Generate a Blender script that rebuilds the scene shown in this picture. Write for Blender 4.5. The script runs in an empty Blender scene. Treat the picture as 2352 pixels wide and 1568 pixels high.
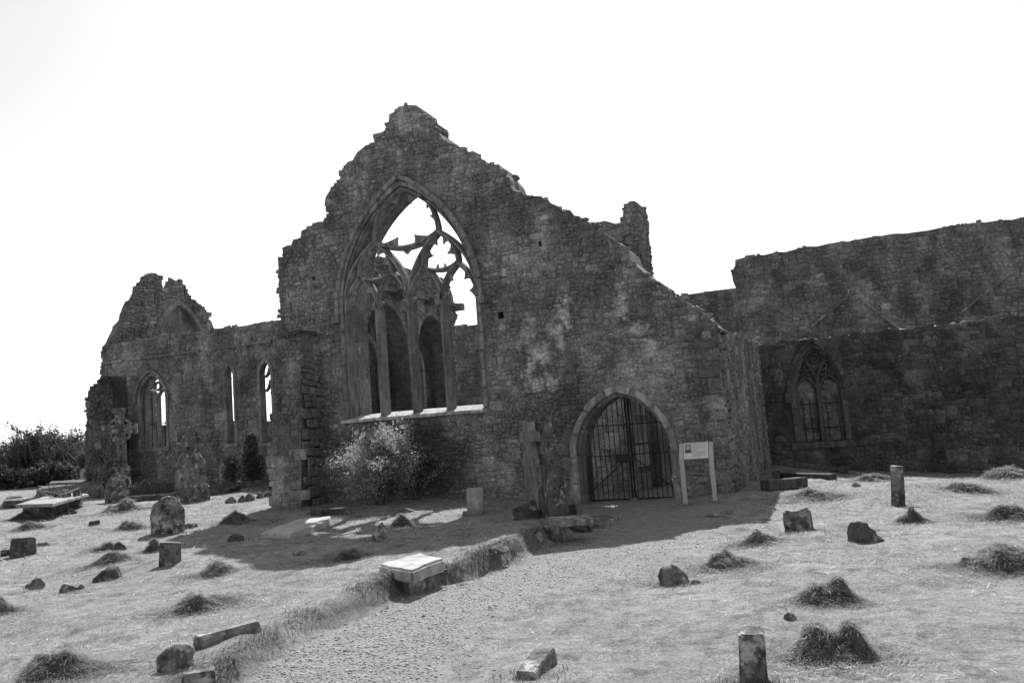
import bpy, bmesh, math, random
import numpy as np
from mathutils import Vector, Matrix, geometry

random.seed(7); rng = np.random.default_rng(7)
scene = bpy.context.scene
COL = scene.collection

# ------------------------------------------------------------------ camera, sky, sun, exposure
# building frame: X runs along the east-west walls, Y runs away to the south, metres, camera foot at the origin
EYE = 1.65
FPX = 1907.0; ROLL = 4.3; PITCH = 5.85; YAW = 22.0
CAMR = Matrix.Rotation(math.radians(YAW), 3, 'Z') @ Matrix.Rotation(math.radians(90 + PITCH), 3, 'X') @ Matrix.Rotation(math.radians(-ROLL), 3, 'Z')
cam_data = bpy.data.cameras.new('camera'); cam = bpy.data.objects.new('camera', cam_data); COL.objects.link(cam)
cam.matrix_world = Matrix.Translation((0, 0, EYE)) @ CAMR.to_4x4()
cam_data.sensor_width = 36.0; cam_data.lens = 36.0 * FPX / 2352.0
cam_data.clip_start = 0.05; cam_data.clip_end = 3000.0
scene.camera = cam

SUN_AZ, SUN_EL = 16.5, 45.5
world = bpy.data.worlds.new('World'); scene.world = world; world.use_nodes = True
wn = world.node_tree; wn.nodes.clear()
sky = wn.nodes.new('ShaderNodeTexSky'); sky.sky_type = 'NISHITA'; sky.sun_disc = False
sky.sun_elevation = math.radians(SUN_EL); sky.sun_rotation = math.radians(-SUN_AZ)
sky.air_density = 1.0; sky.dust_density = 1.0; sky.ozone_density = 1.0
bw = wn.nodes.new('ShaderNodeRGBToBW'); bg = wn.nodes.new('ShaderNodeBackground'); wo = wn.nodes.new('ShaderNodeOutputWorld')
bg.inputs['Strength'].default_value = 0.15
wn.links.new(sky.outputs[0], bw.inputs[0]); wn.links.new(bw.outputs[0], bg.inputs['Color']); wn.links.new(bg.outputs[0], wo.inputs[0])

sl = bpy.data.lights.new('sun', 'SUN'); sl.energy = 5.0; sl.angle = math.radians(0.5); sl.color = (1.0, 1.0, 1.0)
sun = bpy.data.objects.new('sun', sl); COL.objects.link(sun)
az, el = math.radians(SUN_AZ), math.radians(SUN_EL)
sdir = Vector((-math.sin(az) * math.cos(el), math.cos(az) * math.cos(el), math.sin(el)))
sun.rotation_euler = sdir.to_track_quat('Z', 'Y').to_euler(); sun.location = sdir * 60

scene.view_settings.view_transform = 'Standard'; scene.view_settings.look = 'None'
scene.view_settings.exposure = 0.5; scene.view_settings.gamma = 1.0; scene.view_settings.use_curve_mapping = False
scene.render.engine = 'CYCLES'
scene.cycles.use_denoising = True
scene.cycles.max_bounces = 5; scene.cycles.diffuse_bounces = 3; scene.cycles.glossy_bounces = 2
scene.cycles.transparent_max_bounces = 4; scene.cycles.caustics_reflective = False; scene.cycles.caustics_refractive = False

# ------------------------------------------------------------------ surveying: sight lines to real planes
def ray(x, y):
    return CAMR @ Vector(((x - 1176.0) / FPX, -(y - 784.0) / FPX, -1.0))
def onb(x, y, b):
    d = ray(x, y); p = d * (b / d.y); return Vector((p.x, b, p.z + EYE))
def ona(x, y, a):
    d = ray(x, y); p = d * (a / d.x); return Vector((a, p.y, p.z + EYE))
def onz(x, y, z):
    d = ray(x, y); p = d * ((z - EYE) / d.z); return Vector((p.x, p.y, z))
def UB(pts, b): return [(onb(x, y, b).x, onb(x, y, b).z) for x, y in pts]
def UA(pts, a): return [(ona(x, y, a).y, ona(x, y, a).z) for x, y in pts]

# ------------------------------------------------------------------ value noise, ground heights
def vnoise(x, y, seed=0):
    x = np.asarray(x, float); y = np.asarray(y, float)
    xi = np.floor(x).astype(np.int64); yi = np.floor(y).astype(np.int64); fx = x - xi; fy = y - yi
    fx = fx * fx * (3 - 2 * fx); fy = fy * fy * (3 - 2 * fy)
    def h(i, j):
        n = (i * 374761393 + j * 668265263 + seed * 982451653) & 0x7fffffff
        n = ((n ^ (n >> 13)) * 1274126177) & 0x7fffffff
        return ((n ^ (n >> 16)) & 0xffff) / 65535.0
    return (h(xi, yi) * (1 - fx) + h(xi + 1, yi) * fx) * (1 - fy) + (h(xi, yi + 1) * (1 - fx) + h(xi + 1, yi + 1) * fx) * fy
def sstep(a, b, x):
    t = np.clip((x - a) / (b - a), 0, 1); return t * t * (3 - 2 * t)

EDGE = [(-6.6, -4.0), (-4.7, 3.2)] + [tuple(onz(x, y, -0.08)[:2]) for x, y in
        [(560, 1568), (700, 1470), (820, 1415), (920, 1362), (1070, 1325), (1180, 1290), (1290, 1236), (1345, 1205)]] + [(-5.75, 17.0), (-5.8, 40.0)]
EDGE = np.array(EDGE)
LCTL = np.array([(-5.0, 5.0, .09), (-4.2, 3.5, .06), (-6, 8, .15), (-7, 10.5, .17), (-9, 17, .19), (-13.5, 17, .2), (-8, 14, .15), (-11, 8, .1), (-15, 12, .15), (-20, 20, .25),
                 (-29, 26, .47), (-21, 26, .25), (-13.3, 25.5, .2), (-40, 30, .45), (-8, 3, 0), (-60, 45, .45), (-6.2, 16.5, .02), (-9, 22, .05), (-12, 26, .05), (-30, 10, .3), (-10, 34, .1), (-100, 90, .4)])
RCTL = np.array([(-4.4, 17, -.1), (-2.44, 17, .03), (-1.0, 17, -.02), (.8, 25, -.36), (-2.4, 25, .02), (3.9, 25, -.5), (8, 25, -.6), (0, 8, 0), (2, 10, -.02), (0, 0, 0), (-2, 5, -.05),
                 (-2.5, 12, -.1), (4, 17, -.3), (8, 14, -.3), (1, 15, -.08), (-6, 22, -.05), (-4, 28, 0), (30, 30, -.6), (100, 90, -.5), (-3.5, 9, -.08), (10, 0, 0)])
def idw(a, b, C):
    num = 0; den = 0
    for x, y, z in C:
        w = 1.0 / ((a - x) ** 2 + (b - y) ** 2 + 1.2) ** 1.6; num = num + w * z; den = den + w
    return num / den
def edge_dist(a, b):
    best = np.full(np.shape(a), 1e9); sg = np.ones(np.shape(a))
    for (x0, y0), (x1, y1) in zip(EDGE[:-1], EDGE[1:]):
        dx, dy = x1 - x0, y1 - y0; L = dx * dx + dy * dy
        t = np.clip(((a - x0) * dx + (b - y0) * dy) / L, 0, 1)
        ex = a - (x0 + t * dx); ey = b - (y0 + t * dy); d = np.hypot(ex, ey)
        s = np.where(dx * (b - y0) - dy * (a - x0) < 0, 1.0, -1.0)
        sg = np.where(d < best - 1e-9, s, sg); best = np.minimum(best, d)
    return best * sg
SLABC = onz(950, 1292, .12)
def G(a, b, rough=True):
    a = np.asarray(a, float); b = np.asarray(b, float)
    sd = edge_dist(a, b) + .10 * (vnoise(a * 2.2, b * 2.2, 3) - .5)
    k = sstep(-.14, .04, sd)
    z = idw(a, b, LCTL) * (1 - k) + idw(a, b, RCTL) * k
    if rough:
        out = 1 - sstep(0.0, .25, sd) * (1 - sstep(1.4, 2.4, sd))
        far = sstep(25, 60, np.hypot(a, b))
        z = z + (.10 * (vnoise(a * .35, b * .35, 1) - .5) + .09 * (vnoise(a * 1.1, b * 1.1, 2) - .5) + .045 * (vnoise(a * 3.3, b * 3.3, 4) - .5)) * out * (1 - .4 * far)
        z = z + .012 * (vnoise(a * 9, b * 9, 5) - .5)
        z = z - .13 * np.exp(-((a - SLABC.x) ** 2 + (b - SLABC.y) ** 2) / .42 ** 2 * 1.0)
        z = z + .07 * np.exp(-((sd + .22) / .16) ** 2) * vnoise(a * 1.6, b * 1.6, 9)
    return z
def g1(a, b): return float(G(np.array([a]), np.array([b]))[0])
def gp(x, y):
    """where a sight line meets the ground"""
    d = ray(x, y); t0, t1 = 2.0, 120.0
    ts = np.geomspace(t0, t1, 260); a = d.x * ts; b = d.y * ts; z = EYE + d.z * ts
    below = z < G(a, b)
    if not below.any(): return Vector((a[-1], b[-1], 0))
    i = int(np.argmax(below)); lo, hi = ts[max(i - 1, 0)], ts[i]
    for _ in range(14):
        m = (lo + hi) / 2
        if EYE + d.z * m < g1(d.x * m, d.y * m): hi = m
        else: lo = m
    m = (lo + hi) / 2
    return Vector((d.x * m, d.y * m, g1(d.x * m, d.y * m)))
AX = CAMR @ Vector((0, 0, -1))
def depth(p): return (p - Vector((0, 0, EYE))).dot(AX)

# ------------------------------------------------------------------ materials (the place is seen in black and white: every colour is a grey)
def N(nt, t, **kw):
    n = nt.nodes.new(t)
    for k, v in kw.items():
        if k in n.inputs: n.inputs[k].default_value = v
        else: setattr(n, k, v)
    return n
def ramp(nt, src, stops):
    r = nt.nodes.new('ShaderNodeValToRGB'); e = r.color_ramp.elements
    while len(e) < len(stops): e.new(0.5)
    for q, (p, c) in zip(e, stops): q.position = p; q.color = (c, c, c, 1)
    nt.links.new(src, r.inputs[0]); return r.outputs[0]
def mth(nt, op, a, b=None, clamp=False):
    m = nt.nodes.new('ShaderNodeMath'); m.operation = op; m.use_clamp = clamp
    for i, v in enumerate((a, b)):
        if v is None: continue
        if isinstance(v, (int, float)): m.inputs[i].default_value = v
        else: nt.links.new(v, m.inputs[i])
    return m.outputs[0]
def mixf(nt, f, a, b):
    m = nt.nodes.new('ShaderNodeMix'); m.data_type = 'FLOAT'
    for i, v in ((0, f), (2, a), (3, b)):
        if isinstance(v, (int, float)): m.inputs[i].default_value = v
        else: nt.links.new(v, m.inputs[i])
    return m.outputs[0]
def base_mat(name, rough=0.95):
    m = bpy.data.materials.new(name); m.use_nodes = True; nt = m.node_tree; nt.nodes.clear()
    o = nt.nodes.new('ShaderNodeOutputMaterial'); p = nt.nodes.new('ShaderNodeBsdfPrincipled')
    p.inputs['Roughness'].default_value = rough; p.inputs['Specular IOR Level'].default_value = 0.25
    nt.links.new(p.outputs[0], o.inputs[0]); return m, nt, p
def noise(nt, vec, scale, detail=4, rough=.6, sc=None):
    if sc is not None:
        mp = nt.nodes.new('ShaderNodeMapping'); mp.inputs['Scale'].default_value = sc; nt.links.new(vec, mp.inputs[0]); vec = mp.outputs[0]
    n = nt.nodes.new('ShaderNodeTexNoise'); n.inputs['Scale'].default_value = scale; n.inputs['Detail'].default_value = detail; n.inputs['Roughness'].default_value = rough
    nt.links.new(vec, n.inputs['Vector']); return n.outputs[0]
def finish(nt, p, val, bumpsrc=None, bstr=.5, bdist=.02):
    c = nt.nodes.new('ShaderNodeCombineColor')
    for i in range(3): nt.links.new(val, c.inputs[i])
    nt.links.new(c.outputs[0], p.inputs['Base Color'])
    if bumpsrc is not None:
        b = nt.nodes.new('ShaderNodeBump'); b.inputs['Strength'].default_value = bstr; b.inputs['Distance'].default_value = bdist
        nt.links.new(bumpsrc, b.inputs['Height']); nt.links.new(b.outputs[0], p.inputs['Normal'])
def island_rnd(nt):
    g = nt.nodes.new('ShaderNodeNewGeometry'); o = nt.nodes.new('ShaderNodeObjectInfo')
    s = mth(nt, 'ADD', g.outputs['Random Per Island'], mth(nt, 'MULTIPLY', o.outputs['Random'], 7.13))
    return mth(nt, 'FRACT', s), g.outputs['Position']

def wall_mat(name, lo, hi, dark=.58, patches=(), lichen=.5, stain=.5, mortar=False, algae=()):
    m, nt, p = base_mat(name)
    rnd, pos = island_rnd(nt)
    if mortar: rnd = noise(nt, pos, 3.0, 6, .7)
    v = ramp(nt, rnd, [(0, lo), (.55, (lo + hi) / 2), (.9, hi), (1, hi * 1.25)])
    v = mth(nt, 'MULTIPLY', v, ramp(nt, noise(nt, pos, 9, 8, .75), [(.3, .58), (.5, .98), (.72, 1.42)]))
    v = mth(nt, 'MULTIPLY', v, ramp(nt, noise(nt, pos, .8, 7, .72), [(.36, .58), (.62, 1.28)]))
    st = ramp(nt, noise(nt, pos, 1.1, 7, .7, (1, 1, .45)), [(stain - .04, dark), (stain + .1, 1)])
    v = mth(nt, 'MULTIPLY', v, st)
    fine = noise(nt, pos, 45, 4, .7)
    v = mth(nt, 'MULTIPLY', v, ramp(nt, fine, [(.3, .55), (.7, 1.45)]))
    v = mth(nt, 'MULTIPLY', v, ramp(nt, noise(nt, pos, 21, 6, .8), [(.34, .55), (.5, 1.0), (.68, 1.55)]))
    # pale crusts of lichen
    li = ramp(nt, noise(nt, pos, 14, 6, .8), [(.60 + .06 * (1 - lichen), 0), (.70, 1)])
    li = mth(nt, 'MULTIPLY', li, ramp(nt, noise(nt, pos, 1.7, 3, .5), [(.45, 0), (.6, 1)]))
    v = mixf(nt, mth(nt, 'MULTIPLY', li, .7 * lichen), v, .34)
    # remains of lime render, each patch where it clings to the wall
    for (cx, cy, cz, rx_, rz_, amt) in patches:
        s = nt.nodes.new('ShaderNodeVectorMath'); s.operation = 'SUBTRACT'; s.inputs[1].default_value = (cx, cy, cz); nt.links.new(pos, s.inputs[0])
        q = nt.nodes.new('ShaderNodeVectorMath'); q.operation = 'MULTIPLY'; q.inputs[1].default_value = (1 / rx_, 1.0, 1 / rz_); nt.links.new(s.outputs[0], q.inputs[0])
        ln = nt.nodes.new('ShaderNodeVectorMath'); ln.operation = 'LENGTH'; nt.links.new(q.outputs[0], ln.inputs[0])
        f = mth(nt, 'SUBTRACT', 1.0, ln.outputs['Value'])
        f = mth(nt, 'ADD', f, mth(nt, 'MULTIPLY', mth(nt, 'SUBTRACT', noise(nt, pos, 3.2, 8, .75), .5), 3.8))
        f = mth(nt, 'MULTIPLY', ramp(nt, f, [(.3, 0), (.85, 1)]), ramp(nt, noise(nt, pos, 9.5, 8, .8), [(.38, .1), (.52, 1)]))
        v = mixf(nt, mth(nt, 'MULTIPLY', f, amt), v, ramp(nt, noise(nt, pos, 22, 5, .7), [(.3, .42), (.7, .85)]))
    for (cx, cz, rx_, rz_, amt) in algae:
        s = nt.nodes.new('ShaderNodeVectorMath'); s.operation = 'SUBTRACT'; s.inputs[1].default_value = (cx, 17, cz); nt.links.new(pos, s.inputs[0])
        q = nt.nodes.new('ShaderNodeVectorMath'); q.operation = 'MULTIPLY'; q.inputs[1].default_value = (1 / rx_, .3, 1 / rz_); nt.links.new(s.outputs[0], q.inputs[0])
        ln = nt.nodes.new('ShaderNodeVectorMath'); ln.operation = 'LENGTH'; nt.links.new(q.outputs[0], ln.inputs[0])
        f = mth(nt, 'ADD', mth(nt, 'SUBTRACT', 1.25, ln.outputs['Value']), mth(nt, 'MULTIPLY', mth(nt, 'SUBTRACT', noise(nt, pos, 1.6, 7, .7), .5), 1.6))
        v = mth(nt, 'MULTIPLY', v, ramp(nt, f, [(.2, 1), (.5, 1 - amt)]))
    h = mth(nt, 'ADD', mth(nt, 'MULTIPLY', noise(nt, pos, 13, 6, .7), 1.0), mth(nt, 'MULTIPLY', fine, .35))
    finish(nt, p, v, h, 1.0, .035)
    return m
PATCH = [(onb(x, y, 17).x, 17, onb(x, y, 17).z, r, q, a) for x, y, r, q, a in
         [(1298, 715, .30, .55, .9), (1280, 775, .34, .50, .85), (1250, 812, .36, .44, .85), (1218, 850, .30, .65, .8), (1245, 880, .5, .28, .95), (1215, 770, .35, .8, .5),
          (1428, 705, .22, .52, .9), (1462, 752, .42, .28, .9), (1498, 790, .30, .52, .7), (1515, 850, .25, .6, .4), (792, 800, .12, .5, .8), (786, 860, .10, .3, .5), (930, 275, .6, .6, .45), (900, 345, .5, .35, .25)]]
M = {}
ALG = [(-9.5, 1.1, 1.8, .95, .55), (-12.9, 3.0, .6, 1.8, .30), (-7.0, 4.4, .6, .9, .2)]
M['wall'] = wall_mat('rubble limestone', .24, .33, patches=PATCH, algae=ALG)
M['mortar'] = wall_mat('lime mortar', .22, .31, patches=PATCH, mortar=True, algae=ALG)
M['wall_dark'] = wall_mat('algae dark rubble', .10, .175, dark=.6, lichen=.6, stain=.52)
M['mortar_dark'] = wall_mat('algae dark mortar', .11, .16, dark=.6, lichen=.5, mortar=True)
M['wall_far'] = wall_mat('weathered rubble', .23, .32, dark=.62, lichen=.4)
M['mortar_far'] = wall_mat('weathered mortar', .18, .30, dark=.55, lichen=.4, mortar=True)

def stone_mat(name, c, lichen=.0, dark=.5, scale=1.0, streak=True):
    m, nt, p = base_mat(name, .85)
    rnd, pos = island_rnd(nt)
    v = ramp(nt, rnd, [(0, c * .8), (1, c * 1.2)])
    v = mth(nt, 'MULTIPLY', v, ramp(nt, noise(nt, pos, 6 * scale, 7, .7), [(.3, .72), (.7, 1.25)]))
    if streak:
        v = mth(nt, 'MULTIPLY', v, ramp(nt, noise(nt, pos, 2.0, 5, .6, (4, 4, .5)), [(.38, .6), (.6, 1.15)]))
    d = ramp(nt, noise(nt, pos, 4.6 * scale, 9, .74), [(.48, 1), (.60, dark)])
    v = mth(nt, 'MULTIPLY', v, d)
    fine = noise(nt, pos, 60, 4, .7)
    v = mth(nt, 'MULTIPLY', v, ramp(nt, fine, [(.3, .75), (.7, 1.25)]))
    if lichen > 0:
        li = ramp(nt, noise(nt, pos, 7 * scale, 9, .70), [(.60 - .15 * lichen, 0), (.68 - .15 * lichen, 1)])
        li = mth(nt, 'MULTIPLY', li, ramp(nt, noise(nt, pos, 2.7, 3, .5), [(.38, .15), (.5, 1)]))
        v = mixf(nt, mth(nt, 'MULTIPLY', li, .85), v, ramp(nt, fine, [(.3, .36), (.7, .58)]))
    finish(nt, p, v, mth(nt, 'ADD', noise(nt, pos, 11, 7, .7), mth(nt, 'MULTIPLY', fine, .3)), .7, .02)
    return m
M['dressed'] = stone_mat('dressed limestone', .235, 0, .75)
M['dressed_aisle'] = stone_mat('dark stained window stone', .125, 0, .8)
M['dressed_dark'] = stone_mat('dark dressed limestone', .18, 0, .75)
M['wall_pale'] = wall_mat('inner rubble lightened for shade', .36, .50, dark=.6)  # rubble colour raised to brighten the shaded interior behind the gate
M['dressed_pale'] = stone_mat('pale dressed limestone', .33, .15, .7)
M['sill'] = stone_mat('bleached sill stone', .42, 0, .8)
M['grave'] = stone_mat('weathered gravestone', .19, .5, .35)
M['grave_lichen'] = stone_mat('lichen crusted gravestone', .15, .8, .3)
M['grave_dark'] = stone_mat('dark mossy stone', .11, .3, .45)
M['grave_pale'] = stone_mat('smooth pale gravestone', .30, 0, .8)
M['pebble'] = stone_mat('gravel pebbles', .42, 0, .7, streak=False)
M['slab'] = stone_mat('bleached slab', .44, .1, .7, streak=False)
M['wood'] = stone_mat('old grey timber', .10, 0, .5)
M['ledge'] = stone_mat('ledge stone', .3, 0, .8)

def plain(name, c, rough=.6, metal=0.0, sc=20, amp=.15):
    m, nt, p = base_mat(name, rough); p.inputs['Metallic'].default_value = metal
    g = nt.nodes.new('ShaderNodeNewGeometry')
    n = noise(nt, g.outputs['Position'], sc, 4, .6)
    finish(nt, p, ramp(nt, n, [(.3, c * (1 - amp)), (.7, c * (1 + amp))]), n, .1, .003)
    return m
M['iron'] = plain('black painted iron', .022, .55, .0, 40, .4)
M['sign_frame'] = plain('silver sign post', .42, .5)
M['sign_panel'] = plain('sign panel print ground', .66, .4, 0, 8, .03)
M['ink_mid'] = plain('grey print', .30, .5); M['ink_pale'] = plain('pale grey print', .50, .5); M['ink_dark'] = plain('dark print', .09, .5)
M['wire'] = plain('cable', .2, .6)

def leaf_mat(name, lo, hi, trans=.35):
    m, nt, p = base_mat(name, .7)
    rnd, pos = island_rnd(nt)
    v = ramp(nt, rnd, [(0, lo), (.7, (lo + hi) / 2), (1, hi)])
    v = mth(nt, 'MULTIPLY', v, ramp(nt, noise(nt, pos, 1.2, 4, .6), [(.35, .7), (.65, 1.2)]))
    finish(nt, p, v)
    if trans:
        t = nt.nodes.new('ShaderNodeBsdfTranslucent'); mx = nt.nodes.new('ShaderNodeMixShader'); mx.inputs[0].default_value = trans
        c = nt.nodes.new('ShaderNodeCombineColor')
        for i in range(3): nt.links.new(v, c.inputs[i])
        nt.links.new(c.outputs[0], t.inputs[0])
        o = [n for n in nt.nodes if n.type == 'OUTPUT_MATERIAL'][0]
        nt.links.new(p.outputs[0], mx.inputs[1]); nt.links.new(t.outputs[0], mx.inputs[2]); nt.links.new(mx.outputs[0], o.inputs[0])
    return m
M['blade'] = leaf_mat('mown grass blades', .12, .46, .4)
M['hay'] = leaf_mat('cut grass strands', .16, .62, .45)
M['tall'] = leaf_mat('tall grass', .07, .34, .35)
M['leaf'] = leaf_mat('shrub leaves', .26, .72, .5)
M['leaf_dark'] = leaf_mat('dark hedge leaves', .05, .16, .35)
M['ivy'] = leaf_mat('ivy leaves', .05, .17, .3)
M['straw'] = leaf_mat('pale straw', .45, .8, .2)
M['twig'] = leaf_mat('bare twigs', .08, .16, 0)

def ground_mat():
    m, nt, p = base_mat('turf and gravel')
    g = nt.nodes.new('ShaderNodeNewGeometry'); pos = g.outputs['Position']
    a = nt.nodes.new('ShaderNodeAttribute'); a.attribute_name = 'gravel'
    f = noise(nt, pos, 38, 6, .8); md = noise(nt, pos, 6, 7, .7); big = noise(nt, pos, .7, 5, .6)
    grass = ramp(nt, f, [(.3, .12), (.5, .26), (.72, .47)])
    grass = mth(nt, 'MULTIPLY', grass, ramp(nt, md, [(.32, .62), (.68, 1.3)]))
    grass = mth(nt, 'MULTIPLY', grass, ramp(nt, big, [(.3, .8), (.7, 1.15)]))
    grass = mth(nt, 'MULTIPLY', grass, ramp(nt, noise(nt, pos, 2.6, 8, .7, (1.2, 1, 1)), [(.36, .55), (.47, 1.0)]))
    vo = nt.nodes.new('ShaderNodeTexVoronoi'); vo.inputs['Scale'].default_value = 34; nt.links.new(pos, vo.inputs['Vector'])
    gr = ramp(nt, vo.outputs['Distance'], [(.0, .36), (.5, .28), (.9, .15)])
    gr = mth(nt, 'MULTIPLY', gr, ramp(nt, md, [(.3, .8), (.7, 1.15)]))
    k = mth(nt, 'ADD', a.outputs['Fac'], mth(nt, 'MULTIPLY', mth(nt, 'SUBTRACT', md, .5), .8), True)
    v = mixf(nt, k, grass, gr)
    ea = nt.nodes.new('ShaderNodeAttribute'); ea.attribute_name = 'earth'
    v = mixf(nt, mth(nt, 'MULTIPLY', ea.outputs['Fac'], .8), v, ramp(nt, f, [(.3, .03), (.7, .12)]))
    h = mth(nt, 'ADD', mth(nt, 'MULTIPLY', f, .7), mth(nt, 'MULTIPLY', mth(nt, 'SUBTRACT', 1.0, vo.outputs['Distance']), mth(nt, 'MULTIPLY', k, .8)))
    finish(nt, p, v, mth(nt, 'ADD', h, md), .9, .03)
    return m
M['ground'] = ground_mat()

# ------------------------------------------------------------------ object helpers
def mesh_of(name, V, F, mat=None, smooth=False):
    me = bpy.data.meshes.new(name)
    V = np.asarray(V, np.float32); F = np.asarray(F, np.int32)
    k = F.shape[1]
    me.vertices.add(len(V)); me.vertices.foreach_set('co', V.ravel())
    me.loops.add(F.size); me.loops.foreach_set('vertex_index', F.ravel())
    me.polygons.add(len(F)); me.polygons.foreach_set('loop_start', np.arange(0, F.size, k, dtype=np.int32))
    me.update(calc_edges=True)
    if smooth: me.polygons.foreach_set('use_smooth', np.ones(len(F), bool))
    if mat is not None: me.materials.append(mat)
    return me
def link(name, data, parent=None, label=None, cat=None, group=None, kind=None):
    o = bpy.data.objects.new(name, data); COL.objects.link(o)
    if parent is not None: o.parent = parent
    if label: o['label'] = label
    if cat: o['category'] = cat
    if group: o['group'] = group
    if kind: o['kind'] = kind
    return o
def thing(name, label, cat, loc, group=None, rz=0.0):
    o = link(name, None, None, label, cat, group); o.empty_display_size = .2
    o.location = loc; o.rotation_euler = (0, 0, rz); return o
def bm_obj(name, bm, mat, parent=None, smooth=False, **kw):
    bmesh.ops.recalc_face_normals(bm, faces=bm.faces)
    me = bpy.data.meshes.new(name); bm.to_mesh(me); bm.free()
    if smooth:
        for p in me.polygons: p.use_smooth = True
    me.materials.append(mat); return link(name, me, parent, **kw)
def W(axis, c, u, v, w):
    """wall coordinates (along, up, outward) to the world: axis 'b' faces the camera side (-Y), 'a' faces +X"""
    return Vector((u, c - w, v)) if axis == 'b' else Vector((c + w, u, v))

def prism_bm(bm, axis, c, poly, w0, w1, holes=(), off=Vector((0, 0, 0)), back=True):
    loops = [list(poly)] + [list(h) for h in holes]
    tris = geometry.tessellate_polygon([[Vector((u, v, 0)) for u, v in l] for l in loops])
    flat = [p for l in loops for p in l]
    A = [bm.verts.new(W(axis, c, u, v, w0) - off) for u, v in flat]; B = [bm.verts.new(W(axis, c, u, v, w1) - off) for u, v in flat]
    for t in tris:
        try:
            bm.faces.new([B[i] for i in t])
            if back: bm.faces.new([A[i] for i in reversed(t)])
        except ValueError: pass
    s = 0
    for l in loops:
        n = len(l)
        for i in range(n):
            j = (i + 1) % n
            try: bm.faces.new([A[s + i], A[s + j], B[s + j], B[s + i]])
            except ValueError: pass
        s += n
def prism(name, axis, c, poly, w0, w1, mat, parent=None, holes=(), bevel=0, **kw):
    bm = bmesh.new(); off = parent.location if parent is not None else Vector((0, 0, 0))
    if parent is not None and parent.parent is not None: off = off + parent.parent.location
    prism_bm(bm, axis, c, poly, w0, w1, holes, off)
    if bevel:
        ed = [e for e in bm.edges if len(e.link_faces) == 2 and e.calc_face_angle(0) > .5]
        bmesh.ops.bevel(bm, geom=ed, offset=bevel, segments=1, affect='EDGES')
    return bm_obj(name, bm, mat, parent, **kw)

def pip(P, poly):
    x = P[:, 0]; y = P[:, 1]; ins = np.zeros(len(P), bool); q = np.asarray(poly, float); n = len(q)
    for i in range(n):
        x0, y0 = q[i]; x1, y1 = q[(i + 1) % n]
        c = ((y0 > y) != (y1 > y)) & (x < (x1 - x0) * (y - y0) / (y1 - y0 + 1e-12) + x0); ins ^= c
    return ins

# pool of rubble faces: width and height 1, depth 1, front towards -Y
def unit_stone(seed, block=False):
    r = np.random.default_rng(seed); P2 = []
    ch = .07 if block else .17; jt = .012 if block else .075
    for sx, sz in ((1, 1), (-1, 1), (-1, -1), (1, -1)):
        c1 = ch * r.uniform(.4, 1.7); c2 = ch * r.uniform(.4, 1.7)
        pa = (sx * .5, sz * (.5 - c2)); pb = (sx * (.5 - c1), sz * .5)
        P2 += [pa, pb] if sx * sz > 0 else [pb, pa]
    P2 = np.array(P2) * .985 + r.uniform(-jt, jt, (8, 2)); n = 8
    V = []; tilt = r.uniform(-.3, .3, 2)
    for k, (s, d) in enumerate(((1.0, .0), (.975, .62), (.84 if not block else .9, .95))):
        for i in range(n):
            x, z = P2[i] * s
            V.append((x, -(d + (tilt[0] * x + tilt[1] * z) * (k > 0) + r.uniform(-.1, .1) * (k > 0)), z))
    V.append((r.uniform(-.1, .1), -1.0 + r.uniform(-.12, .1), r.uniform(-.1, .1))); F = []
    for k in range(2):
        for i in range(n):
            j = (i + 1) % n; a, b, c, d = k * n + i, k * n + j, (k + 1) * n + j, (k + 1) * n + i
            F += [(a, b, c), (a, c, d)]
    for i in range(n): F.append((2 * n + i, 2 * n + (i + 1) % n, 3 * n))
    return np.array(V), np.array(F)
POOL = [unit_stone(i) for i in range(14)]; BPOOL = [unit_stone(100 + i, True) for i in range(8)]
POOLMESH = {}
def pool_mesh(k, block, mat):
    key = (k, block, mat.name)
    if key not in POOLMESH:
        V, F = (BPOOL if block else POOL)[k]; POOLMESH[key] = mesh_of('stone', V, F, mat)
    return POOLMESH[key]

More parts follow.
